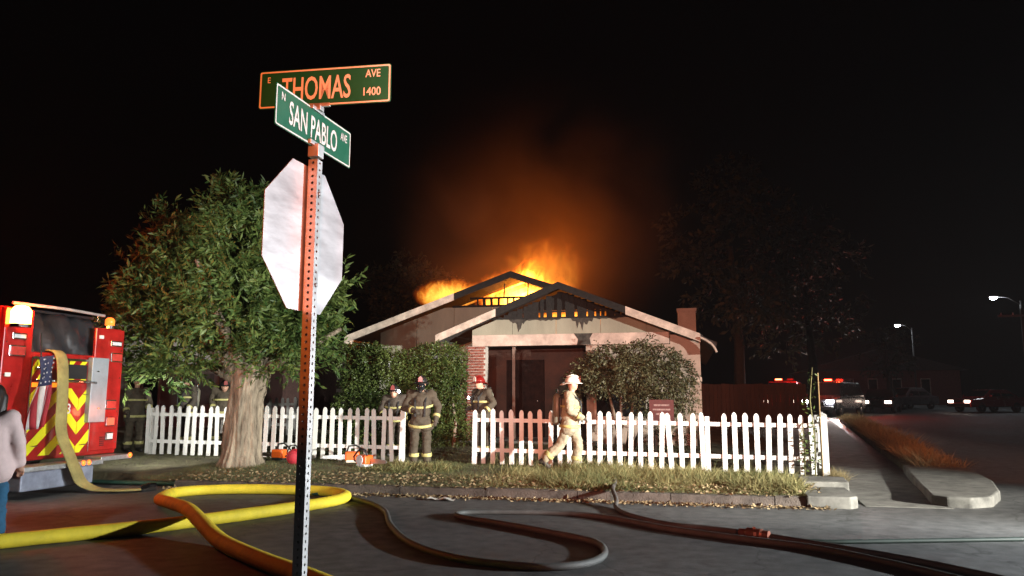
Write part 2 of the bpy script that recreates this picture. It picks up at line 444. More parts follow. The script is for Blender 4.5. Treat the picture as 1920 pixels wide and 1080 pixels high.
# side walk of San Pablo and the rounded apron to its right
def strip(name, pts_l, pts_r, z, material, thick=.12):
    vs, fs = [], []
    for (a, b) in zip(pts_l, pts_r):
        za, zb = gz(*a)+z, gz(*b)+z
        vs += [(a[0],a[1],za-thick),(a[0],a[1],za),(b[0],b[1],zb),(b[0],b[1],zb-thick)]
    for i in range(len(pts_l)-1):
        k = i*4
        fs += [(k,k+1,k+5,k+4),(k+1,k+2,k+6,k+5),(k+2,k+3,k+7,k+6)]
    fs += [(0,3,2,1),(len(vs)-4,len(vs)-3,len(vs)-2,len(vs)-1)]
    return struct(MB().add(vs, fs).build(name, material))
sw = thing('sidewalk', None, None, (3, 20, 0)); struct(sw)
y = 12.0; k = 0
while y < 46:
    y2 = y + 1.5
    def xl(v): return 2.44 + .12*max(0, v-13)
    z0, z1 = gz(0,y)+.035, gz(0,y2)+.035
    if y < 13.4: z0 = .008
    vs = [(xl(y)+.0,y+.008,z0),(xl(y)+1.15,y+.008,z0),(xl(y2)+1.15,y2-.008,z1),(xl(y2),y2-.008,z1)]
    vs += [(a,b,c-.1) for a,b,c in vs]
    MB().add(vs, [(0,1,2,3),(4,5,6,7)[::-1],(0,4,5,1),(1,5,6,2),(2,6,7,3),(3,7,4,0)]).build('slab', CONC, sw)
    y = y2; k += 1
nose = [(3.40,12.35),(3.55,12.15),(3.85,12.10),(4.2,12.35),(4.6,13.2),(5.0,14.6),(5.35,16.6),(5.5,17.6),(4.35,17.6),(4.05,16.0),(3.72,14.2)]
ap = MB().prism(nose, 'z', -.05, .15).build('concrete_apron', CONC, bevel=.03)
tag(ap, 'rounded concrete kerb nose at the near end of the side street verge', 'kerb')
strip('verge', [(4.40,17.6),(4.7,20),(6.2,32),(7.2,40)], [(5.5,17.6),(5.75,20),(7.2,32),(8.0,40)], .12, DIRT)

# lane paint far down the side street
pm = MB()
for (x, y, l, w, a) in [(21,37,2.4,.16,.2),(22.5,35.5,2.0,.14,.15),(20.2,39,1.6,.14,.25),(24,38.5,2.2,.16,.1)]:
    z = gz(x,y)+.006; c, s_ = math.cos(a), math.sin(a)
    pm.add([(x-c*l-s_*w, y-s_*l+c*w, z), (x+c*l-s_*w, y+s_*l+c*w, z+.002), (x+c*l+s_*w, y+s_*l-c*w, z+.002), (x-c*l+s_*w, y-s_*l-c*w, z)], [(0,1,2,3)])
struct(pm.build('road_markings', mat('road_paint', (.5,.48,.42), .8, var=.35, scale=8)))
#PART2
# ================================================================== BURNING HOUSE
H = thing('burning_house', 'low gabled bungalow burning through its roof behind the picket fence', 'house', (-4.5, 24, .3))
ZB = .25
def main_roof(x): return 5.15 - .35*abs(x+5.0)      # underside line of the main gable
def front_roof(x): return 4.47 - .40*abs(x+3.25)
MY, FY = 22.0, 20.0
# main body walls
MB().b2((-9.3, MY+.06, ZB), (-5.9, MY+.2, 3.05)).b2((-9.3, MY+.2, ZB), (-9.14, 31, 3.55)).build('wall', SIDING, H)
MB().b2((.19, FY+.2, ZB), (.35, 31, 2.95)).build('wall', STUCCO, H)
MB().prism([(-9.3,ZB),(.35,ZB),(.35,3.2),(-5,5.1),(-9.3,3.55)], 'y', 30.85, 31).build('wall', SIDING, H)
# vertical siding panels of the main gable
xs = [-9.3,-8.1,-6.9,-5.7,-4.5,-3.3,-2.1,-.9,.0]
for a, b in zip(xs[:-1], xs[1:]):
    a2, b2 = a+.006, b-.006
    top = lambda x: min(main_roof(x)-.10, 4.28)
    pts = [a2] + [x for x in (-7.20, -2.80) if a2 < x < b2] + [b2]
    z0 = ZB if b < -5.6 else 3.0
    MB().prism([(a2,z0),(b2,z0)] + [(x, top(x)) for x in pts[::-1]], 'y', MY, MY+.05).build('siding_panel', SIDING, H)
# burnt-out gable vent: plate, short studs, open triangle above
MB().b2((-6.95, MY-.02, 4.27), (-3.1, MY+.10, 4.33)).b2((-6.4, MY-.01, 4.52), (-3.6, MY+.08, 4.57)).build('vent_plate', CHAR, H)
for x in [-6.15,-5.95,-5.72,-5.50,-5.22,-5.02,-4.78,-4.52,-4.3,-4.1,-3.9]:
    MB().bar((x, MY+.03, 4.32), (x+random.uniform(-.02,.02), MY+.03, 4.53), random.uniform(.04,.10), .05, (0,1,0)).build('vent_stud', CHAR, H)
for x in (-5.35, -4.62):
    MB().bar((x, MY+.08, 4.55), (x+.03, MY+.08, main_roof(x)-.05), .03, .04, (0,1,0)).build('charred_stud', CHAR, H)
# main roof: slabs burnt through near the ridge
def slab(line, x0, x1, y0, y1, t=.10, lift=.0):
    return MB().prism([(x0, line(x0)+lift), (x1, line(x1)+lift), (x1, line(x1)+lift+t), (x0, line(x0)+lift+t)], 'y', y0, y1)
slab(main_roof, -10.2, -7.6, MY-.5, 31.4).build('roof', ROOFM, H)
slab(main_roof, -7.6, -5.0, MY-.5, 23.0).build('charred_roof', CHAR, H)
slab(main_roof, -5.0, -2.6, MY-.5, 22.9).build('charred_roof', CHAR, H)
slab(main_roof, -7.59, -5.0, 27.5, 31.4).build('roof', ROOFM, H)
slab(main_roof, -5.0, -1.4, 27.5, 31.4).build('roof', ROOFM, H)
slab(main_roof, -1.4, .9, 23.2, 31.4).build('roof', ROOFM, H)
for y in (23.7, 24.4, 25.1, 25.8, 26.5, 27.2):               # bare burnt rafters over the hole
    MB().bar((-7.6, y, main_roof(-7.6)+.02), (-5.0, y, 5.17), .05, .13).bar((-5.0, y, 5.17), (-1.4, y, main_roof(-1.4)+.02), .05, .13).build('rafter', CHAR, H)
def rake(line, x0, x1, y, h, m, name, dz=.11):
    MB().prism([(x0, line(x0)+dz-h), (x1, line(x1)+dz-h), (x1, line(x1)+dz), (x0, line(x0)+dz)], 'y', y-.045, y).build(name, m, H)
rake(main_roof, -10.26, -6.75, MY-.5, .21, TRIM, 'rake_board')
rake(main_roof, -6.745, -5.0, MY-.5, .20, CHAR, 'charred_rake_board')
rake(main_roof, -5.0, -2.9, MY-.5, .20, CHAR, 'charred_rake_board')
MB().bar((-10.23, MY-.55, 3.28), (-10.23, 31.4, 3.28), .06, .16).build('gutter', TRIM, H)
# front gable: pediment, beam, burnt louvres
for a, b in zip([-5.75,-4.6,-3.4,-2.2,-1.0], [-4.6,-3.4,-2.2,-1.0,.33]):
    a2, b2 = a+.005, b-.005
    top = lambda x: min(front_roof(x)-.09, 3.66)
    pts = [a2] + [x for x in (-5.05,-1.45) if a2 < x < b2] + [b2]
    MB().prism([(a2,3.24),(b2,3.24)] + [(x, max(3.25, top(x))) for x in pts[::-1]] if b2 < 0 else
               [(a2,3.20),(-.2,3.20),(-.2, top(-.2)),(a2, top(a2))], 'y', FY, FY+.05).build('siding_panel', SIDING, H)
MB().b2((-5.72, FY-.10, 2.93), (-.42, FY+.12, 3.235)).build('porch_beam', BEAMP, H, bevel=.01)
# smoke blackened patch streaks where the fire broke out
def stain(x0, x1, z0, z1, seed):
    rr = random.Random(seed); n_ = 13; low = []
    for i in range(n_):
        t = i/(n_-1); drip = rr.random()**2.2
        low.append((x0+(x1-x0)*t, z1 - (z1-z0)*(.25+.75*drip)*math.sin(math.pi*(.08+.84*t))**.6))
    return MB().prism(low + [(x1+.04, z1), (x0-.04, z1)], 'y', FY-.010, FY-.004)
SCORCH = mat('scorch', (.045,.04,.034), .95, var=.6, scale=8)
stain(-4.66, -4.22, 3.26, 3.655, 4).build('scorch_mark', SCORCH, H)
stain(-4.2, -3.3, 3.56, 3.655, 6).build('scorch_mark', SCORCH, H)
stain(-2.95, -2.42, 3.25, 3.655, 9).build('scorch_mark', SCORCH, H)
stain(-2.35, -1.6, 3.58, 3.655, 11).build('scorch_mark', SCORCH, H)
MB().prism([(-2.82,2.93),(-2.45,2.94),(-2.48,3.1),(-2.40,3.235),(-2.90,3.235),(-2.79,3.08)], 'y', FY-.108, FY-.102).build('scorch_mark', SCORCH, H)
MB().b2((-5.2, FY-.02, 3.655), (-1.3, FY+.10, 3.70)).b2((-4.7, FY-.01, 3.83), (-1.8, FY+.08, 3.87)).build('vent_plate', CHAR, H)
x = -4.95
while x < -1.55:
    w = random.uniform(.09, .17)
    zt = front_roof(x)-.06
    MB().bar((x, FY+.03, 3.68), (x+random.uniform(-.02,.02), FY+.03, zt if random.random() < .97 else 3.86), w, .04, (0,1,0)).build('charred_board', CHAR, H)
    x += w + (.012 if x < -3.85 or x > -2.0 else random.choice([.02,.05,.11]))
MB().prism([(-4.75,3.89),(-1.75,3.89),(-1.95,front_roof(-1.95)-.06),(-3.25,front_roof(-3.25)-.08),(-4.55,front_roof(-4.55)-.06)], 'y', FY+.09, FY+.12).build('charred_sheathing', CHAR, H)
slab(front_roof, -6.6, -5.2, FY-.5, 22.6).build('roof', ROOFM, H)
slab(front_roof, -5.2, -3.25, FY-.5, 22.6).build('charred_roof', CHAR, H)
slab(front_roof, -3.25, -1.55, FY-.5, 22.9).build('charred_roof', CHAR, H)
slab(front_roof, -1.55, .42, FY-.5, 31.4).build('roof', ROOFM, H)
rake(front_roof, -6.63, -4.95, FY-.5, .20, TRIM, 'rake_board')
rake(front_roof, -4.945, -3.25, FY-.5, .19, CHAR, 'charred_rake_board')
rake(front_roof, -3.25, -1.50, FY-.5, .19, CHAR, 'charred_rake_board')
rake(front_roof, -1.495, .36, FY-.5, .21, TRIM, 'rake_board')
# sagging gutter end at the right
sg = MB(); pr = None
pts = [(.36,3.03),(.5,2.96),(.62,2.87),(.70,2.76),(.74,2.66)]
for (a, b) in zip(pts[:-1], pts[1:]):
    sg.bar((a[0], FY-.52, a[1]), (b[0], FY-.52, b[1]), .30, .045, (0,0,1))
sg.build('sagging_eave', TRIM, H)
MB().prism([(.42,front_roof(.42)+.0),(.75,front_roof(.75)-.05),(.75,front_roof(.75)+.05),(.42,front_roof(.42)+.1)], 'y', FY-.2, 31.4).build('eave', ROOFM, H)
# stucco wall right of the porch with a window
MB().prism([(-2.6,ZB),(.35,ZB),(.35,3.02),(-.40,3.26),(-.40,2.92),(-2.6,2.92)], 'y', FY+.02, FY+.19).build('wall', STUCCO, H)
w = MB().b2((-2.40, FY-.03, 1.0), (-1.0, FY+.03, 1.06)).b2((-2.40, FY-.03, 1.94), (-1.0, FY+.03, 2.0)).b2((-2.40, FY-.028, 1.06), (-2.34, FY+.03, 1.94)).b2((-1.06, FY-.028, 1.06), (-1.0, FY+.03, 1.94)).b2((-1.73, FY-.025, 1.06), (-1.67, FY+.03, 1.94)).build('window', TRIM, H)
MB().b2((-2.34, FY-.005, 1.06), (-1.73, FY+.015, 1.94)).build('pane', GLASS, w)
MB().b2((-1.67, FY-.005, 1.06), (-1.06, FY+.015, 1.94)).build('pane', GLASS, w)
MB().b2((-2.46, FY-.08, .93), (-.94, FY+.02, .997)).build('window_sill', TRIM, H)
MB().b2((.20, FY-.02, 1.95), (.37, FY+.02, 2.06)).build('corner_trim', TRIM, H)
# porch recess
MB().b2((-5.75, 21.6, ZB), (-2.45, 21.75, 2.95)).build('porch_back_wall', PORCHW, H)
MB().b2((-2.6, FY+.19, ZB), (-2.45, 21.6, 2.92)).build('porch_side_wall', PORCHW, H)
MB().b2((-5.9, FY+.2, ZB), (-5.75, 21.95, 2.95)).build('porch_side_wall', SIDING, H)
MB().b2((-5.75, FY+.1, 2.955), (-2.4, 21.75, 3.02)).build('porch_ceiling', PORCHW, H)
MB().b2((-5.9, 19.4, ZB-.1), (-2.3, 21.6, .42)).build('porch_floor', CONC, H)
d = MB().b2((-5.05, 21.53, .42), (-4.1, 21.595, 2.55)).build('door', DOORM, H)
MB().ell((-4.2, 21.50, 1.45), (.035,.035,.035), 8, 6).build('handle', CHROME, d, smooth=True)
MB().b2((-5.13, 21.51, .42), (-5.05, 21.6, 2.63)).b2((-4.1, 21.51, .42), (-4.02, 21.6, 2.63)).b2((-5.05, 21.512, 2.55), (-4.1, 21.6, 2.63)).build('door_frame', DOORM, H)
MB().b2((-4.68, 20.3, .42), (-4.60, 20.38, 2.95)).build('porch_post', mat('brown_post', (.22,.15,.12), .7), H)
# brick pillar, toothed edges
pil = MB().b2((-5.80, 19.78, ZB), (-5.33, 20.17, 2.92)).build('brick_pillar', MORTAR, H)
bm_ = {}
z = ZB + .01; r = 0
while z < 2.86:
    odd = r % 2
    cuts = [-5.83, -5.58, -5.31] if odd else [-5.83+.035, -5.70, -5.44, -5.31-.035]
    for a, b in zip(cuts[:-1], cuts[1:]):
        L = round(b-a-.014, 3)
        if L not in bm_:
            q = MB().b2((-L/2, -.05, 0), (L/2, .05, .058)); me = bpy.data.meshes.new('brick'); me.from_pydata(q.v, [], q.f); me.materials.append(BRICK); bm_[L] = me
        o = bpy.data.objects.new('brick', bm_[L]); COL.objects.link(o); o.parent = pil
        o.location = Vector(((a+b)/2, 19.775 + random.uniform(-.004,.004), z)) - wloc(pil)
    z += .074; r += 1
# chimney
ch = MB().b2((-.22, 23.7, 2.9), (.32, 24.25, 4.18)).build('chimney', STUCCO, H, bevel=.01)
MB().b2((-.25, 23.67, 4.18), (.35, 24.28, 4.27)).build('chimney_cap', STUCCO, ch)
# window behind the hedge on the main gable
w = MB().b2((-9.0, MY-.03, 2.72), (-6.6, MY-.003, 2.82)).b2((-9.0, MY-.03, 1.2), (-8.92, MY-.003, 2.72)).b2((-6.68, MY-.03, 1.2), (-6.6, MY-.003, 2.72)).b2((-7.84, MY-.028, 1.2), (-7.76, MY-.003, 2.72)).build('window', WPAINT, H)
MB().b2((-8.92, MY-.02, 1.2), (-7.84, MY-.004, 2.72)).b2((-7.76, MY-.02, 1.2), (-6.68, MY-.004, 2.72)).build('pane', GLASS, w)

# brick outbuilding left of the house
ob = thing('brick_outbuilding', 'dark brick outbuilding with white quoins between tree and burning house', 'building', (-11.5, 25, .3))
MB().b2((-14.2, 24.8, .2), (-11.75, 27.5, 3.25)).build('wall', mat('dark_brick_wall', (.08,.045,.04), .9, var=.4, scale=14, bump=.5), ob)
MB().b2((-14.5, 24.4, 3.25), (-11.5, 27.8, 3.45)).build('roof', mat('brown_fascia', (.11,.075,.06), .8), ob)
z = .3; k = 0
while z < 3.15:
    L = .34 if k % 2 else .24
    MB().b2((-11.74-L, 24.76, z), (-11.72, 24.84, z+.15)).build('quoin', MORTAR, ob); z += .2; k += 1
# neighbouring house behind the tree
nh = thing('neighbour_house', 'pale neighbouring house half hidden behind the big tree', 'house', (-19, 25, .3))
MB().prism([(-25,.2),(-15.6,.2),(-15.6,3.0),(-20.3,4.6),(-25,3.0)], 'y', 24.5, 30).build('wall', mat('pale_wall', (.42,.40,.38), .8, var=.1), nh)
MB().prism([(-25.6,2.85),(-20.3,4.7),(-15.0,2.85),(-15.0,3.0),(-20.3,4.85),(-25.6,3.0)], 'y', 24.0, 30.4).build('roof', ROOFM, nh)
dn = MB().b2((-17.55, 24.44, .4), (-16.6, 24.49, 2.55)).build('door', WPAINT, nh)
MB().b2((-17.4, 24.42, 1.3), (-16.75, 24.435, 2.4)).build('door_panel', mat('door_grey', (.35,.35,.36), .6), dn)
for x in (-24.0, -20.5):
    w = MB().b2((x, 24.44, 1.0), (x+1.5, 24.49, 2.3)).build('window', WPAINT, nh)
    MB().b2((x+.08, 24.42, 1.08), (x+.71, 24.437, 2.22)).build('pane', GLASS, w)
    MB().b2((x+.79, 24.42, 1.08), (x+1.42, 24.437, 2.22)).build('pane', GLASS, w)

# ================================================================== PICKET FENCES
def picket_mesh():
    w, t, h = .092, .02, 1.09
    poly = [(-w/2,0),(w/2,0),(w/2,h-.06),(w*.36,h-.025),(w*.12,h),(-w*.12,h),(-w*.36,h-.025),(-w/2,h-.06)]
    q = MB().prism(poly, 'y', -t/2, t/2)
    me = bpy.data.meshes.new('picket'); me.from_pydata(q.v, [], q.f); me.materials.append(WPAINT)
    bm = bmesh.new(); bm.from_mesh(me); bmesh.ops.recalc_face_normals(bm, faces=bm.faces); bm.to_mesh(me); bm.free()
    return me
PK = picket_mesh()
def fence(label, a, b, skip=(), posts=(), endposts=(0., 1.)):
    a, b = Vector(a), Vector(b); d = b-a; L = d.length; u = d/L; ang = math.atan2(u.y, u.x)
    f = thing('picket_fence', label, 'fence', ((a.x+b.x)/2, (a.y+b.y)/2, lot_z((a.x+b.x)/2, a.y)), 0, 'white picket fences around the yard')
    base = wloc(f); nrm = Vector((-u.y, u.x, 0))
    n = int(L/.192); k = 0
    for i in range(n+1):
        if i in skip: continue
        p = a + u*(L*i/n)
        o = bpy.data.objects.new('picket', PK); COL.objects.link(o); o.parent = f
        z = lot_z(p.x, p.y)+.02+random.uniform(-.012,.012)
        o.location = Vector((p.x, p.y, z)) - nrm*.035 - base
        o.rotation_euler = (0, random.gauss(0,.020), ang + random.gauss(0,.02)); o.scale = (random.uniform(.93,1.05), 1, random.uniform(.985,1.01))
    za, zb = lot_z(a.x, a.y), lot_z(b.x, b.y)
    for h in (.30, .90):
        MB().bar((a.x, a.y, za+h), (b.x, b.y, zb+h), .04, .075).build('rail', WPAINT, f)
    for t in list(endposts) + list(posts):
        p = a + u*L*t + nrm*.045; z = lot_z(p.x, p.y)
        MB().box((p.x, p.y, z+.52), (.085,.085,1.04)).build('post', WPAINT, f)
    return f
fence('white picket fence right of the gateway, running to the street corner', (-4.27,15.1,0), (2.42,15.1,0), skip=(24,), posts=(.35,.69))
fence('white picket fence left of the gateway, passing behind the big tree', (-11.95,15.1,0), (-5.85,15.1,0), posts=(.33,.66))
fence('short return of white picket fence at the street corner, seen edge-on', (2.47,15.22,0), (2.80,18.0,0), posts=(.5,))
fence('small white picket fence across the yard left of the trunk', (-13.9,20.5,0), (-11.3,20.5,0))
# plank fence far behind at the right of the house
pf = thing('plank_fence', 'tall brown plank fence behind the right end of the house', 'fence', (2.3, 30, .5))
x = .5
while x < 4.2:
    MB().b2((x, 30, .4), (x+.145, 30.03, 2.05+random.uniform(-.02,.02))).build('plank', WOODF, pf); x += .152
MB().b2((.5, 30.035, .8), (4.2, 30.08, .9)).build('rail', WOODF, pf); MB().b2((.5, 30.035, 1.7), (4.2, 30.08, 1.8)).build('rail', WOODF, pf)

# ================================================================== SIGN POST IN FRONT
PX, PY = -1.865, 3.49
ST = thing('street_sign_post', 'perforated steel post with a stop sign seen from behind and two street name blades', 'sign post', (PX, PY, 0))
def perf_tube():
    w = .052; h0, h1 = -.1, 2.80
    q = MB()
    # walls as strips with holes: each cell of 25.4 mm split into a frame round a square hole
    cell = .036; hh = .0078
    nz = int((h1-h0)/cell)
    for face in range(4):
        ang = face*math.pi/2
        M = Matrix.Rotation(ang, 3, 'Z')
        def V(x, z): return tuple(M @ Vector((x, -w/2, z)) + Vector((PX, PY, 0)))
        def VI(x, z): return tuple(M @ Vector((x, -w/2+.004, z)) + Vector((PX, PY, 0)))
        for k in range(nz):
            z0 = h0+k*cell; z1 = z0+cell; zc = (z0+z1)/2
            oct_ = [(hh*math.cos(R(45*i+22.5))*1.0, zc+hh*math.sin(R(45*i+22.5))) for i in range(8)]
            outer = [V(-w/2,z0), V(w/2,z0), V(w/2,z1), V(-w/2,z1)]
            q.add(outer + [V(*p) for p in oct_] + [VI(*p) for p in oct_],
                  [(1,2,4,11),(2,5,4),(2,6,5),(2,3,7,6),(3,8,7),(3,0,9,8),(0,10,9),(0,1,11,10)] + [(4+i,4+(i+1)%8,12+(i+1)%8,12+i) for i in range(8)])
    return q
perf_tube().build('post', GALV, ST)
def frame_pt(c, u, x, y, z):     # x along u, y along normal (towards viewer), z up
    n = Vector((u.y, -u.x, 0)); return Vector(c) + u*x + n*y + Vector((0,0,z))
def plate(c, ang, poly, t, m, name, parent, y0=0):
    u = Vector((math.cos(ang), math.sin(ang), 0)); n = len(poly)
    vs = [frame_pt(c, u, p[0], y0-t/2, p[1]) for p in poly] + [frame_pt(c, u, p[0], y0+t/2, p[1]) for p in poly]
    fs = [tuple(range(n)), tuple(range(2*n-1, n-1, -1))] + [(i, (i+1)%n, n+(i+1)%n, n+i) for i in range(n)]
    return MB().add(vs, fs).build(name, m, parent)
A2 = R(87)
r8 = .381/math.cos(R(22.5))
octo = [(r8*math.cos(R(22.5+45*i)), r8*math.sin(R(22.5+45*i))) for i in range(8)]
plt = plate((PX-.034, PY, 2.365), A2, octo, .004, ALU, 'stop_sign_plate', ST)
for z in (2.12, 2.60):
    MB().lathe([(.011,.0),(.011,.006),(.006,.009)], (PX+.027, PY, z), 8, 'x').build('bolt', GALV, ST)
def rrect(L, Hh, r, k=4):
    out = []
    for cx, cz, a0 in ((L/2-r, Hh/2-r, 0), (-L/2+r, Hh/2-r, 90), (-L/2+r, -Hh/2+r, 180), (L/2-r, -Hh/2+r, 270)):
        out += [(cx+r*math.cos(R(a0+90*i/k)), cz+r*math.sin(R(a0+90*i/k))) for i in range(k+1)]
    return out
def text_mesh(s, h, sx):
    cu = bpy.data.curves.new('t', 'FONT'); cu.body = s; cu.size = 1; cu.extrude = 0; cu.resolution_u = 3
    cu.offset = .012
    o = bpy.data.objects.new('t', cu); COL.objects.link(o)
    dg = bpy.context.evaluated_depsgraph_get(); dg.update()
    me = bpy.data.meshes.new_from_object(o.evaluated_get(dg)); bpy.data.objects.remove(o)
    co = np.array([v.co[:] for v in me.vertices]); mn, mx = co.min(0), co.max(0)
    sc = h/(mx[1]-mn[1]); co[:,:2] -= (mn[:2]+mx[:2])/2
    co[:,0] *= sc*sx; co[:,1] *= sc
    return co, [tuple(p.vertices) for p in me.polygons], (mx[0]-mn[0])*sc*sx
def letter(c, ang, s, x, z, h, width, parent, side=1, y0=.004, m=None):
    co, fs, w = text_mesh(s, h, 1); k = width/w
    u = Vector((math.cos(ang), math.sin(ang), 0))
    vs = [frame_pt(c, u, x+p[0]*k, y0, z+p[1]) for p in co]
    o = MB().add(vs, fs).build('lettering', m or SWHITE, parent)
    return o
def blade(c, ang, L, Hh, items, label):
    b = plate(c, ang, rrect(L, Hh, .012), .004, GREEN, 'street_name_blade', ST); b['label'] = label
    fr = rrect(L-.008, Hh-.008, .010); fi = rrect(L-.024, Hh-.024, .008); n = len(fr)
    u = Vector((math.cos(ang), math.sin(ang), 0))
    vs = [frame_pt(c, u, p[0], .0032, p[1]) for p in fr] + [frame_pt(c, u, p[0], .0032, p[1]) for p in fi]
    MB().add(vs, [(i, (i+1)%n, n+(i+1)%n, n+i) for i in range(n)]).build('border', SWHITE, b)
    for (s, x, z, h, w) in items: letter(c, ang, s, x, z, h, w, b)
    return b
blade((PX+.035, PY, 3.185), R(4.5), .735, .212,
      [('E', -.312, .055, .032, .016), ('THOMAS', -.045, -.004, .132, .385), ('AVE', .268, .058, .043, .082), ('1400', .266, -.042, .046, .094)], 'green street name blade reading E Thomas Ave 1400')
blade((PX-.005, PY, 2.955), R(87), .75, .212,
      [('N', -.312, .055, .04, .03), ('SAN PABLO', -.02, -.004, .122, .475), ('AVE', .292, .05, .045, .072)], 'green street name blade reading N San Pablo Ave')
# clamp between the two blades and cap on the post
MB().box((PX+.005, PY, 3.07), (.045,.045,.035)).box((PX+.005, PY-.0, 3.085), (.13,.02,.02), (0,0,R(4.5))).box((PX, PY, 3.055), (.02,.13,.02)).build('cross_bracket', GALV, ST, bevel=.003)
MB().box((PX, PY, 2.83), (.062,.062,.07)).box((PX-.0, PY, 2.865), (.022,.15,.025)).build('post_cap', GALV, ST, bevel=.004)

# ================================================================== BIG TREE
TX, TY = -8.72, 13.75
TR = thing('shade_tree', 'large leafy tree with thick furrowed trunk in front of the left fence', 'tree', (TX, TY, .2))
RT = Vector((.974, .225, 0)); FW = Vector((-.225, .974, 0))
def T(a, b, z): return Vector((TX, TY, 0)) + RT*a + FW*b + Vector((0,0,z))
def trunk(pts, rs, n=26, seed=0, ridge=.12, fine=0):
    q = MB(); rr = random.Random(seed); ph = [rr.uniform(0,6.28) for _ in range(6)]
    # resample
    P, Q = [], []
    for i in range(len(pts)-1):
        K = 14 if fine else 6
        for k in range(K):
            t = k/K; P.append(pts[i].lerp(pts[i+1], t)); Q.append(rs[i]*(1-t)+rs[i+1]*t)
    P.append(pts[-1]); Q.append(rs[-1])
    base = 0
    for i, p in enumerate(P):
        d = (P[min(i+1,len(P)-1)]-P[max(i-1,0)]).normalized(); sd = d.cross(Vector((0,1,.01))).normalized(); u = sd.cross(d)
        for k in range(n):
            t = 2*math.pi*k/n
            pn = Vector((math.cos(t)*1.6, math.sin(t)*1.6, p.z*.5+seed))
            m = 1 + (fine*(abs(mnoise.noise(pn*2.6))*-1.6+.3) + fine*.6*mnoise.noise(Vector((pn.x*6, pn.y*6, pn.z*3))) if fine else 0) + ridge*math.sin(5*t+ph[0]+i*.08) + ridge*.6*math.sin(9*t+ph[1]-i*.13) + ridge*.5*math.sin(2*t+ph[2]+i*.2) + rr.uniform(-.02,.02)
            q.v.append(tuple(p + sd*math.cos(t)*Q[i]*m + u*math.sin(t)*Q[i]*m))
    for i in range(len(P)-1):
        for k in range(n):
            a = i*n+k; b = i*n+(k+1)%n; q.f.append((a,b,b+n,a+n)); q.mi.append(0)
    return q
trunk([T(0,0,.05), T(.0,0,.4), T(.02,0,.9), T(.05,0,1.5), T(.12,0,2.0), T(.2,0,2.5)], [.50,.39,.34,.33,.36,.27], 110, 3, .05, .13).build('trunk', BARK, TR, smooth=True)
limbs = [(( .15,0,1.9),(.7,.1,2.8),(1.3,.2,3.8),.20), ((.05,0,1.9),(-.7,-.1,2.6),(-1.5,0,3.6),.19), ((.15,.05,2.2),(.1,.3,3.4),(.1,.2,4.9),.20),
         ((.1,-.1,2.0),(-.3,-.7,3.0),(-.7,-1.0,4.2),.15), ((.2,.1,2.1),(.8,.7,3.0),(1.2,1.1,4.2),.15), ((0,0,1.8),(-.9,.4,2.2),(-2.0,.5,2.7),.12), ((.2,0,2.0),(1.1,-.3,2.4),(2.0,-.4,2.9),.12)]
for a, b, c, r in limbs:
    trunk([T(*a), T(*b), T(*c)], [r, r*.7, r*.3], 12, 5, .06).build('limb', BARK, TR, smooth=True)
lumps = [(-1.72,0,5.0,.34,.55),(-1.25,.2,4.75,.40,.55),(-.55,.1,5.35,.48,.62),(.05,.2,5.2,.38,.6),(.62,0,5.05,.34,.55),(-1.1,-.4,4.3,.70,.6),(-.1,-.5,4.4,.85,.7),(.75,.1,4.35,.62,.6),(1.12,0,3.6,.66,.7),
         (-2.1,.2,3.95,.40,.45),(-1.5,-.5,3.4,.80,.6),(-.1,-.7,3.3,.95,.65),(1.05,-.4,2.75,.66,.6),(1.45,0,3.25,.38,.5),(-2.1,-.2,3.0,.55,.5),(-2.35,0,2.35,.40,.45),(-1.3,-.3,2.35,.62,.45),
         (.6,-.5,2.35,.62,.40),(1.2,0,2.45,.4,.4),(-1.2,.9,3.6,.9,1.0),(.3,1.0,3.6,.9,1.1),(-2.45,0,4.25,.16,.25),(1.85,.1,3.95,.16,.35),(-2.0,-.1,4.55,.2,.3),(-1.75,.1,1.95,.35,.3)]
def crown(name, lumps, TT, dens, per, slen, L, W, droop, material, parent, up=.6):
    Bs, Ds, Ss, Ti = [], [], [], []
    for (a, b, z, rx, rz) in lumps:
        c = np.array(TT(a, b, z)); n = int(dens*rx*rx*(rz+.2))
        u = unit(n); rad = (.35 + .65*rng.random(n)**.5)[:,None]
        tips = c + u*rad*np.array([rx, rx, rz])
        dirs = u*.8 + np.array([0,0,up]) + rng.normal(size=(n,3))*.25; dirs /= np.linalg.norm(dirs, axis=1, keepdims=True)
        B, D, S = sprays(tips, dirs, per, slen, L, W, droop)
        lt = np.clip(rng.normal(.45,.18), .1, .9)
        Bs.append(B); Ds.append(D); Ss.append(S); Ti.append(np.clip(rng.normal(lt, .25, len(B)), 0, 1))
    B = np.concatenate(Bs); n = len(B)
    return quads(name, B, np.concatenate(Ds), np.concatenate(Ss), rng.uniform(.7,1.25,n)*L, rng.uniform(.7,1.2,n)*W, material, parent, np.concatenate(Ti))
crown('crown', lumps, T, 540, 11, .46, .17, .050, .22, LEAF, TR, up=.75)

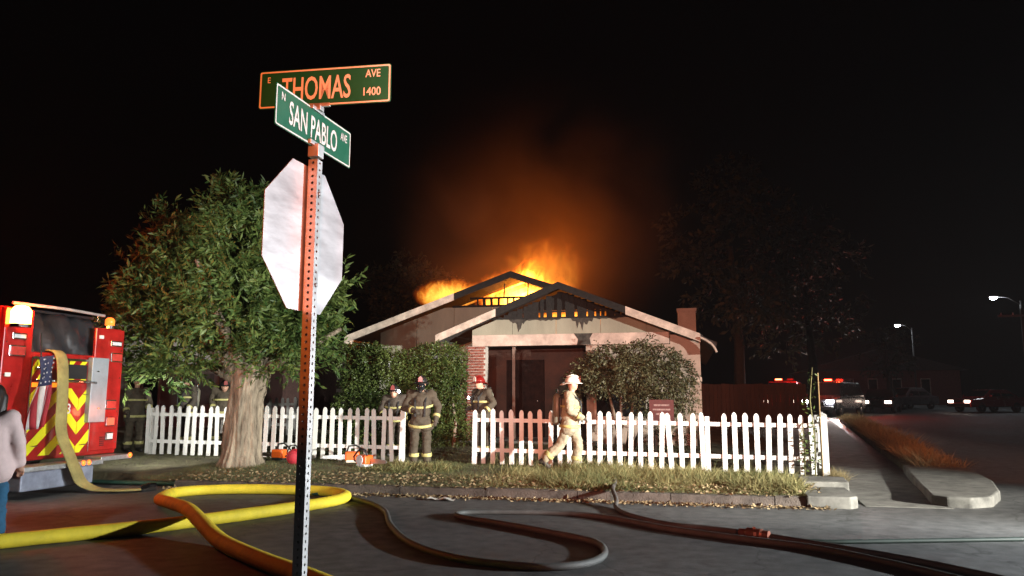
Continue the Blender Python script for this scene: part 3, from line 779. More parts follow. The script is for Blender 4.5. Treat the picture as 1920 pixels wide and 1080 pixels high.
# ================================================================== HEDGE, BUSH, SMALL PLANTS
hg = thing('clipped_hedge', 'dense dark green hedge beneath the left gable, behind the fence', 'hedge', (-6.9, 17.9, .3))
def TH(a, b, z): return Vector((a, b, z))
hl = []
for i in range(8):
    x = -8.35 + i*.385
    for z in (.75, 1.35, 1.95, 2.38+random.uniform(-.08,.14)):
        hl.append((x+random.uniform(-.1,.1), 17.9+random.uniform(-.12,.12), z, .36+random.uniform(-.05,.07), .36))
crown('foliage', hl, TH, 4200, 6, .13, .055, .032, .2, LEAFH, hg, up=.2)
sb = MB()
for x in (-8.0,-7.2,-6.4,-5.6): 
    MB().tube([(x,17.9,.25),(x+.05,17.9,.9),(x-.05,17.92,1.6)], [.05,.04,.02], 8).build('stem', BARK, hg)
bu = thing('olive_bush', 'rounded olive-brown bush on thin stems in front of the right wall', 'bush', (-1.2, 18.4, .3))
bl = [(-2.35,18.4,2.25,.35,.3),(-1.75,18.3,2.48,.42,.26),(-1.15,18.3,2.56,.42,.25),(-.6,18.3,2.42,.42,.28),(-.2,18.4,2.1,.34,.34),(-1.9,18.15,2.05,.42,.35),(-1.25,18.05,2.1,.5,.4),(-.65,18.1,1.85,.46,.45),(-2.55,18.4,1.95,.22,.24),
      (-1.0,18.2,1.55,.36,.3),(-.45,18.2,1.45,.32,.28),(-.05,18.3,1.65,.26,.3),(-.15,18.35,1.3,.2,.2),(-2.0,18.3,2.75,.14,.12),(-.9,18.3,2.82,.16,.12)]
crown('foliage', bl, TH, 3000, 7, .22, .075, .034, .45, LEAFB, bu, up=.1)
for (x, x2) in ((-1.55,-1.9),(-1.45,-1.2),(-1.35,-.6)):
    MB().tube([(x,18.4,.25),((x+x2)/2,18.38,1.1),(x2,18.35,1.9)], [.05,.04,.02], 8).build('stem', BARK, bu)
# low shrubs at the foot of the wall
for i, (x, y, s, lab) in enumerate([(-.45,17.2,.5,'low twiggy shrub right of the olive bush stems'),(-7.6,16.2,.45,'ragged shrub growing against the fence left of the gateway')]):
    p = thing('low_shrub', lab, 'shrub', (x, y, .3))
    crown('foliage', [(x,y,.6,s,.4),(x+.3,y,.8,s*.6,.3)], TH, 700, 6, .2, .07, .03, .3, LEAFB if i == 0 else LEAFH, p, up=.4)
    MB().tube([(x,y,.2),(x+.05,y,.6)], [.03,.015], 6).build('stem', BARK, p)
# staked sapling at the corner of the fence
sp = thing('staked_sapling', 'spindly sapling and stakes in front of the last fence pickets', 'sapling', (2.22, 14.95, .12))
MB().tube([(2.22,14.93,.1),(2.24,14.93,.8),(2.20,14.95,1.5),(2.27,14.95,2.1)], [.014,.012,.010,.005], 6).build('stem', mat('green_stem', (.18,.17,.07), .8), sp)
MB().tube([(2.36,15.0,.1),(2.37,15.0,2.0)], .012, 6).build('stake', mat('stake_wood', (.30,.20,.09), .8), sp)
tp = np.array([(2.22+rng.normal(0,.035), 14.93+rng.normal(0,.03), z) for z in rng.uniform(.25,1.15,70)] + [(2.05+rng.normal(0,.03), 14.96, z) for z in rng.uniform(.2,.95,45)] + [(2.24+rng.normal(0,.07), 14.95, z) for z in rng.uniform(1.2,2.1,30)])
quads('leaves', tp, unit(len(tp))*np.array([1,1,.6]), unit(len(tp)), .09, .035, LEAFH, sp)
MB().tube([(2.05,14.98,.1),(2.07,14.97,.6),(2.04,14.98,1.1)], [.009,.008,.004], 6).build('stem', MATS['green_stem'], sp)
# red board sign in the yard
ys = thing('yard_sign', 'red board sign with faded white print behind the right fence', 'sign', (-.53, 16.2, .3))
MB().b2((-.79, 16.2, 1.02), (-.29, 16.22, 1.50)).build('board', mat('sign_red', (.06,.008,.008), .6, var=.2), ys)
for z, a, b in ((1.39,-.70,-.38),(1.30,-.72,-.36),(1.21,-.66,-.42)):
    MB().b2((a, 16.195, z-.02), (b, 16.199, z+.015)).build('faded_print', mat('faded_print', (.20,.12,.11), .7, var=.6, scale=30), ys)
MB().b2((-.70,16.22,.2),(-.67,16.24,1.4)).build('leg', WOODF, ys); MB().b2((-.41,16.22,.2),(-.38,16.24,1.4)).build('leg', WOODF, ys)
#PART3
# ================================================================== FIRE ENGINE (seen from behind, parked on the avenue)
EX = -10.2
EN = thing('fire_engine', 'red fire engine parked with its chevron striped tail towards the camera', 'fire engine', (-14, 10.75, 0))
MB().b2((-19.5, 9.5, .55), (EX-.03, 12.05, 2.28)).build('body', RED, EN, bevel=.02)
MB().b2((EX-6, 9.5, 2.28), (EX-.06, 9.98, 2.96)).build('side_locker', RED, EN, bevel=.02)
MB().b2((EX-6, 11.62, 2.28), (EX-.06, 12.05, 2.80)).build('side_locker', RED, EN, bevel=.02)
MB().b2((-19.4, 9.55, 2.28), (EX-6.4, 12.0, 3.0)).build('cab', RED, EN, bevel=.06)
MB().b2((EX-.06, 9.5, .62), (EX+.0, 10.03, 2.94)).build('corner_panel', RED, EN, bevel=.015)
MB().b2((EX-.06, 11.36, .62), (EX+.0, 12.05, 2.78)).build('corner_panel', RED, EN, bevel=.015)
# hose bed cover: sagging black vinyl
vs, fs = [], []
ny, nz = 14, 8
for j in range(nz+1):
    for i in range(ny+1):
        y = 9.99 + (11.61-9.99)*i/ny; t = j/nz; z = 2.20 + .76*t
        xx = EX - .10 - .22*t**2 + .05*math.sin(i*1.3+j*.6) + .03*math.sin(i*2.7-j*1.1)
        vs.append((xx, y, z + .02*math.sin(i*.9)))
for j in range(nz):
    for i in range(ny): fs.append((j*(ny+1)+i, j*(ny+1)+i+1, (j+1)*(ny+1)+i+1, (j+1)*(ny+1)+i))
cv = MB().add(vs, fs).build('hose_bed_cover', VINYL, EN, smooth=True)
sd = cv.modifiers.new('t', 'SOLIDIFY'); sd.thickness = .015
MB().b2((EX-5.8, 10.0, 2.95), (EX-.3, 11.6, 2.99)).build('hose_bed_lid', VINYL, EN)
MB().tube([(EX-.12, 9.72, 3.03), (EX-.12, 10.8, 3.045), (EX-.12, 11.65, 3.02)], .026, 8).build('top_rail', mat('pale_rail', (.6,.5,.46), .4), EN, smooth=True)
for y in (9.9, 11.5): MB().tube([(EX-.12, y, 2.9), (EX-.12, y, 3.03)], .018, 6).build('rail_post', CHROME, EN)
# chevrons
MB().b2((EX-.03, 10.04, .60), (EX+.005, 11.35, 2.18)).build('tail_panel', RED, EN)
def clip(poly, y0, y1, z0, z1):
    def half(p, ax, lim, sg):
        out = []
        for i in range(len(p)):
            a, b = p[i], p[(i+1) % len(p)]; da, db = sg*(a[ax]-lim), sg*(b[ax]-lim)
            if da >= 0: out.append(a)
            if da*db < 0: t = da/(da-db); out.append((a[0]+(b[0]-a[0])*t, a[1]+(b[1]-a[1])*t))
        return out
    for ax, lim, sg in ((0,y0,1),(0,y1,-1),(1,z0,1),(1,z1,-1)):
        poly = half(poly, ax, lim, sg)
        if len(poly) < 3: return None
    return poly
def stripes(y0, y1, z0, z1, slope, off, step=.40, w=.20, x=EX+.005):
    k = -8
    while k < 14:
        z = off + k*step
        p = [(y0-.01, z), (y1+.01, z+slope*(y1-y0)), (y1+.01, z+slope*(y1-y0)+w), (y0-.01, z+w)]
        c = clip(p, y0, y1, z0, z1)
        if c: MB().prism(c, 'x', x, x+.006).build('chevron_stripe', LIME, EN)
        k += 1
stripes(10.06, 10.78, .62, 1.70, .95, .18)
stripes(10.80, 11.06, .62, 1.70, -1.1, .40)
stripes(11.07, 11.34, .62, 1.70, 1.1, .115)
stripes(10.06, 10.40, 1.80, 2.16, 1.6, .15, .34, .15)
stripes(10.72, 11.20, 1.80, 2.16, 1.2, .1, .3, .13)
MB().b2((EX+.006, 10.08, 1.715), (EX+.03, 10.55, 1.785)).build('amber_bar', emit('amber_bar_glow', (1,.30,.02), 1.2), EN)
MB().tube([(EX+.10, 10.06, 1.82), (EX+.10, 11.0, 1.82), (EX+.10, 11.33, 1.80)], .022, 8).build('grab_rail', CHROME, EN, smooth=True)
for y in (10.1, 11.28): MB().tube([(EX, y, 1.82), (EX+.10, y, 1.82)], .018, 6).build('rail_bracket', CHROME, EN)
MB().lathe([(.055,0),(.06,.02),(.05,.03),(.03,.03)], (EX+.012, 10.22, 1.13), 12, 'x').build('hose_outlet', CHROME, EN)
u3 = text_mesh('3', .17, .9)
MB().add([(EX+.014, 10.86+p[0], 1.36+p[1]) for p in u3[0]], u3[1]).build('fleet_number', SWHITE, EN)
# bright locker door, ladder end
dr = MB().b2((EX+.0, 11.22, 1.12), (EX+.10, 11.60, 2.24)).build('locker_door', mat('grey_panel', (.36,.40,.44), .45, metal=.3, var=.1), EN, bevel=.008)
MB().ell((EX+.11, 11.35, 2.0), (.012,.03,.012), 8, 5).build('latch', CHROME, dr); MB().ell((EX+.11, 11.42, 1.36), (.012,.03,.012), 8, 5).build('latch', CHROME, dr)
# lamps on the right corner
def lens(y, z, wy, wz, m, name, x=EX+.002, t=.03):
    f = MB().b2((x, y-wy/2, z-wz/2), (x+t, y+wy/2, z+wz/2)).build(name, CHROME, EN, bevel=.006)
    MB().b2((x+t, y-wy/2+.02, z-wz/2+.02), (x+t+.012, y+wy/2-.02, z+wz/2-.02)).build('lens', m, f, bevel=.004)
lens(11.83, 2.52, .26, .10, LENSW, 'flood_lamp_housing')
lens(11.86, 2.27, .28, .17, mat('red_lens', (.5,.05,.04), .2), 'warning_lamp')
lens(11.80, 1.42, .26, .17, MATS['red_lens'], 'warning_lamp')
lens(11.82, 1.12, .20, .16, E_REDL, 'tail_lamp'); lens(11.82, .86, .18, .14, LENSW, 'reversing_lamp')
lens(9.74, 2.27, .30, .17, MATS['red_lens'], 'warning_lamp'); lens(9.76, 2.5, .26, .10, LENSW, 'flood_lamp_housing')
bc = MB().lathe([(.10,0),(.10,.05),(.085,.06)], (EX-.15, 11.83, 2.80), 14).build('beacon', CHROME, EN)
MB().lathe([(.08,.06),(.08,.16),(.05,.20),(.01,.21)], (EX-.15, 11.83, 2.80), 14).build('dome', E_ORL, bc, smooth=True)
bc = MB().lathe([(.15,0),(.15,.05),(.14,.06)], (EX+.16, 9.62, 2.62), 14).build('beacon', CHROME, EN)
MB().lathe([(.14,.06),(.14,.26),(.09,.33),(.01,.35)], (EX+.16, 9.62, 2.62), 14).build('dome', E_AMB, bc, smooth=True)  # dome made oversized so its glowing shape includes the lamp's glare
for y, z in ((10.2,.78),(10.2,1.5),(10.72,.78),(11.2,.75),(11.2,1.6)):
    MB().tube([(EX+.012,y-.05,z),(EX+.05,y-.045,z),(EX+.05,y+.045,z),(EX+.012,y+.05,z)], .010, 6).build('grab_handle', CHROME, EN)
for y in (10.045, 10.79, 11.345): MB().b2((EX+.004, y-.008, .62), (EX+.018, y+.008, 2.18)).build('panel_trim', CHROME, EN)
MB().b2((EX+.004, 10.05, 2.165), (EX+.03, 11.35, 2.20)).build('panel_trim', CHROME, EN)
for k in range(5): MB().b2((EX+.001, 11.62, .70+k*.035), (EX+.010, 11.72, .715+k*.035)).build('louvre', BLACK, EN)
for y in (9.56, 11.99):
    for z in (.75, 1.3, 1.9, 2.4): MB().ell((EX+.004, y, z), (.008,.014,.014), 8, 4).build('rivet', CHROME, EN)
for y, z in ((11.48,2.62),(9.62,1.9)): MB().b2((EX+.0, y-.05, z-.03), (EX+.012, y+.05, z+.03)).build('notice_plate', SWHITE, EN)
MB().b2((EX-.3, 10.75, 1.86), (EX+.06, 11.15, 2.10)).build('tool_tray', BLACK, EN)
MB().tube([(EX+.05,10.1,2.02),(EX+.07,10.3,2.0),(EX+.05,10.42,2.06)], .035, 8).build('nozzle', CHROME, EN, smooth=True)
# tailboard
MB().b2((EX-.02, 9.7, .42), (EX+.40, 11.3, .50)).build('tailboard', PLATE, EN, bevel=.01)
MB().b2((EX-.02, 11.31, .46), (EX+.34, 12.05, .54)).build('tailboard', PLATE, EN, bevel=.01)
MB().b2((EX+.05, 9.75, .12), (EX+.30, 11.2, .41)).build('under_step', mat('step_grey', (.30,.32,.40), .5, metal=.3), EN, bevel=.02)
for y, z in ((10.86,.47),(10.98,.47),(12.0,.52)):
    MB().ell((EX+.39 if y < 11.2 else EX+.34, y, z), (.03,.045,.045), 10, 6).build('marker_lamp', E_ORL, EN, smooth=True)
for (x, y) in ((-12.2, 9.75),(-12.2,11.8),(-17.5,9.75),(-17.5,11.8)):
    wv = MB().lathe([(.28,-.14),(.50,-.14),(.53,-.08),(.53,.08),(.50,.14),(.28,.14)], (x, y, .53), 22, 'y').build('wheel', BLACK, EN, smooth=True)
    MB().lathe([(.05,-.15),(.27,-.13),(.27,.13),(.05,.15)], (x, y, .53), 16, 'y').build('rim', CHROME, wv)
lamp('beacon_light', 'POINT', (EX+.35, 9.62, 2.85), 40, (1,.30,.05), .10)
lamp('beacon_light', 'POINT', (EX-.6, 9.3, 3.6), 260, (1,.05,.02), .15)
lamp('tail_light', 'POINT', (EX+.5, 11.6, 1.3), 8, (1,.2,.08), .08)
# spot hung clear of the tail, aimed back at the chevrons and road
lamp('rear_flood', 'SPOT', (EX+1.6, 8.4, 3.2), 210, (1,.95,.80), .12, (EX+.6, 11.0, .9), 95, .8)

lamp('rear_flood', 'SPOT', (EX+.3, 12.15, 1.35), 330, (1,1,.92), .08, (-11.3, 15.1, .7), 100, .7)
# flag hanging at the left corner of the engine
FL = thing('hanging_flag', 'striped flag with starred canton hanging beside the left corner of the engine', 'flag', (EX+.3, 9.85, 1.0))
def flag_pt(s, t):   # s across 0..1, t down 0..1
    y = 9.88 + .34*s - .12*t + .03*math.sin(6*t+4*s); x = EX + .30 + .05*math.sin(11*s+2.5*t) + .03*math.sin(5*t)
    return (x, y, 2.18 - 1.14*t + .05*s)
def cloth(s0, s1, t0, t1, m, name, par, off=0., ns=6, ntt=8):
    vs = [tuple(Vector(flag_pt(s0+(s1-s0)*i/ns, t0+(t1-t0)*j/ntt)) + Vector((off,0,0))) for j in range(ntt+1) for i in range(ns+1)]
    fs = [(j*(ns+1)+i, j*(ns+1)+i+1, (j+1)*(ns+1)+i+1, (j+1)*(ns+1)+i) for j in range(ntt) for i in range(ns)]
    o = MB().add(vs, fs).build(name, m, par, smooth=True); s = o.modifiers.new('t','SOLIDIFY'); s.thickness = .004
    return o
cn = cloth(0, 1, 0, .42, NAVY, 'canton', FL)
for j in range(6):
    for i in range(5):
        p = flag_pt(.1+.19*i+(.05 if j % 2 else 0), .04+.065*j)
        st = [(.020*(1 if k % 2 == 0 else .42)*math.sin(k*math.pi/5), .020*(1 if k % 2 == 0 else .42)*math.cos(k*math.pi/5)) for k in range(10)]
        MB().add([(p[0]+.006, p[1]+a, p[2]+b) for a, b in st], [tuple(range(10))]).build('star', STRIPEW, cn)
for k in range(7):
    t0 = .42; cloth(k/7, (k+1)/7, t0, 1, STRIPER if k % 2 == 0 else STRIPEW, 'stripe', FL, 0, 2, 10)
MB().tube([(EX+.28, 9.95, 2.1), (EX+.32, 9.86, 2.55)], .012, 6).build('staff', CHROME, FL)

# hose falling from the hose bed to the road
def ribbon(path, w, t, side):
    q = MB(); pts = [Vector(p) for p in path]; m = len(pts)
    for i, p in enumerate(pts):
        d = (pts[min(i+1,m-1)]-pts[max(i-1,0)]).normalized(); s = Vector(side[i] if isinstance(side, list) else side); s = (s - d*s.dot(d)).normalized(); n = d.cross(s)
        for a, b in ((-1,-.3),(-.8,-1),(.8,-1),(1,-.3),(1,.3),(.8,1),(-.8,1),(-1,.3)): q.v.append(tuple(p + s*a*w/2 + n*b*t/2))
    for i in range(m-1):
        for k in range(8): q.f.append((i*8+k, i*8+(k+1)%8, i*8+8+(k+1)%8, i*8+8+k)); q.mi.append(0)
    return q
def catmull(pts, k=8):
    P = [Vector(p) for p in pts]; out = []
    for i in range(len(P)-1):
        a, b, c, d = P[max(i-1,0)], P[i], P[i+1], P[min(i+2,len(P)-1)]
        for j in range(k):
            t = j/k; out.append(.5*((2*b)+(c-a)*t+(2*a-5*b+4*c-d)*t*t+(3*b-a-3*c+d)*t**3))
    out.append(P[-1]); return out
DH = thing('draped_hose', 'flat faded yellow hose hanging from the engine hose bed down to the road', 'hose', (EX+.5, 10.6, 0))
pth = catmull([(EX-.3,10.52,2.32),(EX+.02,10.52,2.30),(EX+.14,10.52,2.1),(EX+.18,10.53,1.6),(EX+.20,10.55,1.0),(EX+.38,10.57,.62),(EX+.46,10.62,.40),(EX+.52,10.72,.18),(EX+.72,10.83,.06),(EX+1.05,10.95,.04),(EX+1.3,11.15,.04)])
ribbon(pth, .235, .03, [(0.15*max(0,(i-50)/30),1,0) for i in range(len(pth))]).build('hose', HOSED, DH, smooth=True)
MB().tube([pth[-1], pth[-1]+Vector((.10,.09,.03)), pth[-1]+Vector((.17,.15,.035))], [.06,.075,.07], 12).build('coupling', CHROME, DH)

# ================================================================== HOSES ON THE ROAD
def hose(name, label, pts, r, m, z, sq=1.0, n=12, k=10):
    f = (1.55-z)/1.55
    p3 = []
    for p in pts: p3.append((p[0]*f, p[1]*f, (p[2] if len(p) > 2 else z)))
    path = catmull(p3, k)
    rs = [r*(1+.035*mnoise.noise(Vector((i*.21, r*50, 0)))+.03*mnoise.noise(Vector((i*.7, r*90, 4)))) for i in range(len(path))]
    o = MB().tube(path, rs, n, True, 0, sq).build(name, m, None, smooth=True)
    tag(o, label, 'hose'); return o, path
hose('supply_hose', 'fat yellow supply hose looping back over itself behind the sign post',
     [(-7.9,6.4),(-7.34,7.03),(-6.87,7.64),(-6.34,8.32),(-5.79,9.42),(-5.48,10.15),(-5.26,10.95),(-5.44,11.55),(-6.06,11.92),(-7.5,11.83),(-8.24,11.29),(-7.87,10.3,.10),(-6.93,9.3,.19),(-6.2,8.65,.22),(-5.6,8.1,.16),(-5.0,7.58),(-4.15,6.89),(-3.33,6.31),(-2.3,5.6),(-.9,4.9)], .088, HOSEY, .078, .88, 16)
hose('attack_hose', 'grey hose lying in an S curve across the road in the foreground',
     [(-5.6,11.45),(-5.31,11.27),(-4.69,10.79),(-4.12,10.05),(-3.59,8.96),(-2.95,7.95),(-2.29,7.35),(-1.71,7.16),(-1.25,7.16),(-0.94,7.44),(-0.87,7.94),(-1.06,8.48),(-1.69,8.98),(-2.38,9.44),(-2.92,9.75),(-3.07,10.04),(-2.81,10.25),(-1.73,10.4),(-0.99,10.11),(-0.3,9.50),(0.59,8.98),(1.2,8.66),(1.75,8.10),(2.24,7.44),(2.8,6.7),(3.8,5.4)], .036, HOSEG, .034)
_, hp = hose('attack_hose', 'brown hose coming down over the kerb and running off to the lower right',
     [(-1.4,14.2,.20),(-1.25,13.2,.19),(-1.19,12.45,.19),(-1.17,11.95,.185),(-1.07,11.45,.09),(-1.04,11.1),(-0.81,10.45),(-0.3,9.82),(0.2,9.6),(0.67,9.36),(1.2,8.95),(1.62,8.60),(2.06,8.22),(2.52,7.66),(3.1,6.9),(4.1,5.7)], .033, HOSER, .031)
hose('thin_hose', 'thin dark green hose running straight to the right edge',
     [(1.05,9.02),(1.46,9.03),(2.27,9.27),(3.57,9.68),(5.2,10.2),(8,11)], .024, mat('dark_green_hose', (.015,.03,.024), .6), .022)
hose('soft_hose', 'teal green hose lying slack along the road edge beside the engine',
     [(-12.73,12.5),(-11.89,12.3),(-10.09,12.25),(-9.01,12.3),(-7.9,12.05),(-6.84,11.85),(-5.9,11.62)], .06, HOSET, .045, .6)
cp = thing('hose_coupling', 'metal coupling collar with lugs where two hoses meet on the road', 'coupling', (.70, 9.12, 0))
MB().tube([(.52,9.13,.05),(.58,9.10,.05),(.60,9.09,.05),(.74,9.02,.05),(.76,9.01,.05),(.82,8.98,.05)], [.045,.045,.062,.062,.05,.05], 12).build('collar', mat('brass', (.24,.09,.06), .45, metal=.6), cp)
for z in (.09,): MB().box((.67,9.055,.105), (.03,.05,.04)).box((.67,9.0,.06), (.03,.05,.04)).build('lug', MATS['brass'], cp)
# scrap of paper by the kerb
pv = []
for i in range(7):
    for j in range(3): pv.append((-3.9+.43*i/6, 11.12+.20*j/2+.05*math.sin(i*.5), .014+.016*math.sin(i*1.9+j)+.012))
tag(MB().add(pv, [(j+i*3, j+1+i*3, j+4+i*3, j+3+i*3) for i in range(6) for j in range(2)]).build('paper_scrap', mat('paper', (.8,.8,.74), .6, var=.05), smooth=True), 'crumpled white paper scrap lying on the road by the kerb', 'litter')

# ================================================================== TOOLS ON THE GRASS
def saw(name, label, loc, rot, c1, c2):
    s = thing(name, label, 'power saw', loc, rot, 'power saws laid on the verge')
    MB().b2((-.16,-.11,.06),(.12,.11,.24)).build('engine_housing', c1, s, True, bevel=.03)
    MB().b2((-.13,-.12,.02),(.10,.12,.075)).build('base_cover', c2, s, True, bevel=.02)
    MB().lathe([(.0,-.135),(.09,-.13),(.09,-.11)], (-.03,0,.15), 14, 'y').build('starter_cover', c2, s, True)
    MB().tube([(.10,-.05,.22),(.06,-.05,.34),(-.08,-.05,.36),(-.20,-.05,.28),(-.30,-.03,.20),(-.28,-.03,.12),(-.16,0,.10)], .018, 8).build('handle', BLACK, s, True, smooth=True)
    MB().prism([(.10,.09),(.16,.08),(.54,.10),(.58,.13),(.54,.16),(.16,.18),(.10,.17)], 'y', .03, .045).build('guide_bar', GALV, s, True)
    return s
saw('chainsaw', 'orange and white chainsaw lying left of its pair by the fence', (-6.72, 14.55, .22), R(200), ORANGEP, mat('cream_plastic', (.65,.6,.5), .5))
saw('chainsaw', 'orange chainsaw with pale base lying nearest the gateway', (-6.15, 13.95, .20), R(-25), ORANGEP, mat('pale_plastic', (.6,.62,.68), .5))
saw('chainsaw', 'black and orange chainsaw leaning beside the red bag right of the trunk', (-8.35, 14.55, .24), R(170), ORANGEP, BLACK)
rb = thing('red_bag', 'small red round bag on the grass right of the tree trunk', 'bag', (-7.72, 14.1, .2))
MB().ell((-7.72,14.1,.36), (.19,.15,.17), 16, 10).build('bag', mat('red_nylon', (.45,.03,.05), .6, var=.2, bump=.6, bscale=9), rb, smooth=True)
MB().tube([(-7.86,14.0,.46),(-7.78,13.98,.60),(-7.66,13.98,.60),(-7.58,14.0,.46)], .014, 6).build('strap', BLACK, rb, smooth=True)

# ================================================================== PEOPLE
def person(label, loc, rotz, J, wear, helmet=None, pack=False, mask=False, torch=None, hair=None, bands=True, group=None):
    """J: joint positions in local metres, facing -Y. One continuous body under clothes."""
    p = thing('person', label, 'person', loc, rotz, group)
    V_ = {k: Vector(v) for k, v in J.items()}
    hd = V_['head']; nk = V_['neck']; ch = V_['chest']; pv_ = V_['pelvis']
    face = Vector(J.get('face', (0,-1,0))).normalized()
    side = face.cross(Vector((0,0,1))).normalized()          # person's right is -side.. used symmetrically
    b = MB()
    b.cap(pv_, ch, .135, .155).cap(ch, nk, .14, .06).cap(nk, hd, .055, .06)
    b.ell(hd + face*.005, (.078,.092,.115), 14, 10).ell(hd + face*.045 + Vector((0,0,-.055)), (.055,.055,.055), 10, 8)
    b.ell(hd + face*.098 + Vector((0,0,-.012)), (.014,.018,.022), 8, 6)
    for s in (-1, 1): b.ell(hd + side*s*.08, (.016,.022,.032), 8, 6)
    for s in 'LR':
        sh, el, wr = V_['sh'+s], V_['el'+s], V_['wr'+s]; hp_, kn, an = V_['hip'+s], V_['kn'+s], V_['an'+s]
        b.cap(ch, sh, .10, .07).cap(sh, el, .058, .045).cap(el, wr, .044, .030)
        b.cap(pv_, hp_, .12, .10).cap(hp_, kn, .088, .058).cap(kn, an, .055, .04)
        tip = an + Vector(J.get('toe'+s, (face.x*.17, face.y*.17, -.06)))
        b.cap(an, tip, .042, .032)
    body = b.build('body', SKIN, p, True, remesh=.016, sm=3)
    # face features
    for s in (-1, 1): MB().ell(hd + face*.088 + side*s*.033 + Vector((0,0,.012)), (.011,.011,.008), 8, 5).build('eye', BLACK, body, True, smooth=True)
    MB().ell(hd + face*.092 + Vector((0,0,-.06)), (.024,.010,.007), 8, 5).build('mouth', mat('lips', (.35,.12,.10), .5), body, True, smooth=True)
    coat = wear.get('coat')
    c = MB()
    low = wear.get('hem', .12)
    c.cap(pv_ + Vector((0,0,-low*.4)), ch, .19, .20).cap(ch, nk + Vector((0,0,-.05)), .18, .085)
    for s in 'LR':
        sh, el, wr = V_['sh'+s], V_['el'+s], V_['wr'+s]
        c.cap(ch, sh, .15, .095).cap(sh, el, .088, .076).cap(el, el.lerp(wr, .93), .076, .062)
        c.cap(V_['hip'+s] + Vector((0,0,-low)), pv_ + Vector((0,0,.05)), .155, .17)
    ct = c.build('coat', coat, p, True, remesh=.02, sm=4)
    crumple(ct, .022 if bands else .010, 5.5, loc[0])
    t = MB()
    for s in 'LR':
        hp_, kn, an = V_['hip'+s], V_['kn'+s], V_['an'+s]
        t.cap(pv_, hp_, .12, .112).cap(hp_, kn, .112, .092).cap(kn, an.lerp(kn, .12), .094, .088)
    tr = t.build('trousers', wear.get('trousers'), p, True, remesh=.02, sm=4)
    crumple(tr, .022, 6.5, loc[1])
    for s in 'LR':
        an = V_['an'+s]; kn = V_['kn'+s]
        tip = an + Vector(J.get('toe'+s, (face.x*.17, face.y*.17, -.06)))
        q = MB().cap(an + (kn-an)*.35, an, .065, .058).cap(an + Vector((0,0,-.02)), tip, .058, .05).cap(an + Vector((0,0,-.03)) - face*.05, an, .05, .05)
        q.build('boot', wear.get('boot', BOOT), p, True, remesh=.014, sm=3)
        # gloved hand: palm, four fingers of unequal length and a thumb
        wr = V_['wr'+s]; el = V_['el'+s]; d = (wr-el).normalized()
        up = Vector((0,0,1)) if abs(d.z) < .8 else face
        sx = d.cross(up).normalized(); nn = sx.cross(d).normalized()
        q = MB().cap(wr - d*.02, wr + d*.05, .036, .040)
        for i, (o, L) in enumerate(((-.030,.062),(-.010,.072),(.010,.068),(.030,.052))):
            a = wr + d*.075 + sx*o; m_ = a + d*L*.55 - nn*.008; e = m_ + d*L*.35 - nn*.030
            q.cap(a, m_, .011, .010, 8).cap(m_, e, .010, .008, 8)
        a = wr + d*.03 - sx*.038; q.cap(a, a + d*.045 - sx*.022 - nn*.012, .013, .010, 8)
        q.build('hand' if wear.get('bare') else 'glove', SKIN if wear.get('bare') else wear.get('glove', DARKC), p, True, remesh=.008, sm=1)
    if bands:
        def ring(a, b_, r, w=.05, name='reflective_band'):
            d = (b_-a).normalized(); MB().tube([a - d*w/2, a - d*w*.4, a + d*w*.4, a + d*w/2], [r*.97, r, r, r*.97], 14).build(name, BAND, p, True, smooth=True)
        for s in 'LR':
            ring(V_['an'+s].lerp(V_['kn'+s], .33), V_['kn'+s], .102, .07)
            ring(V_['el'+s].lerp(V_['wr'+s], .72), V_['wr'+s], .076, .05)
        hz = (V_['hipL']+V_['hipR'])/2 + Vector((0,0,-low*.6))
        q = MB(); 
        for k in range(24):
            a = 2*math.pi*k/24
            for dz, rr in ((-.028,1.0),(.028,1.0)): q.v.append(tuple(hz + side*math.cos(a)*.255*rr + face*math.sin(a)*.205*rr + Vector((0,0,dz))))
        q.f = [(2*k, (2*k+2) % 48, (2*k+3) % 48, 2*k+1) for k in range(24)]; q.mi = [0]*24
        o = q.build('reflective_band', BAND, p, True, smooth=True); m_ = o.modifiers.new('t','SOLIDIFY'); m_.thickness = .008
        cz = ch + Vector((0,0,-.04)); q = MB()
        for k in range(24):
            a = 2*math.pi*k/24
            for dz in (-.022,.022): q.v.append(tuple(cz + side*math.cos(a)*.252 + face*math.sin(a)*.213 + Vector((0,0,dz))))
        q.f = [(2*k, (2*k+2) % 48, (2*k+3) % 48, 2*k+1) for k in range(24)]; q.mi = [0]*24
        o = q.build('reflective_band', BAND, p, True, smooth=True); m_ = o.modifiers.new('t','SOLIDIFY'); m_.thickness = .008
    if helmet is not None:
        q = MB().ell(hd + Vector((0,0,.045)), (.122,.145,.125), 18, 8, (0,0,math.atan2(face.y, face.x)+math.pi/2), 0.)
        hm = q.build('helmet', helmet, p, True, smooth=True)
        rz = math.atan2(face.y, face.x)+math.pi/2; M = Matrix.Rotation(rz, 3, 'Z')
        br = [(.118,.14,.045),(.165,.20,.025),(.165,.20,.017),(.118,.14,.035)]; q = MB(); n = 24
        for (rx, ry, dz) in br:
            for k in range(n):
                a = 2*math.pi*k/n; ex = 1.22 if math.sin(a) > .5 else 1
                q.v.append(tuple(hd + M @ Vector((rx*math.cos(a), ry*math.sin(a)*ex, dz - (.03 if math.sin(a) > .5 and rx > .15 else 0)))))
        for i in range(4):
            for k in range(n): q.f.append((i*n+k, i*n+(k+1)%n, ((i+1)%4)*n+(k+1)%n, ((i+1)%4)*n+k)); q.mi.append(0)
        q.build('brim', helmet, hm, True, smooth=True)
        q = MB().tube([hd + M @ Vector((0,-.15,.05)), hd + M @ Vector((0,-.10,.16)), hd + M @ Vector((0,0,.185)), hd + M @ Vector((0,.11,.15))], [.012,.014,.014,.010], 8); q.build('crest', helmet, hm, True, smooth=True)
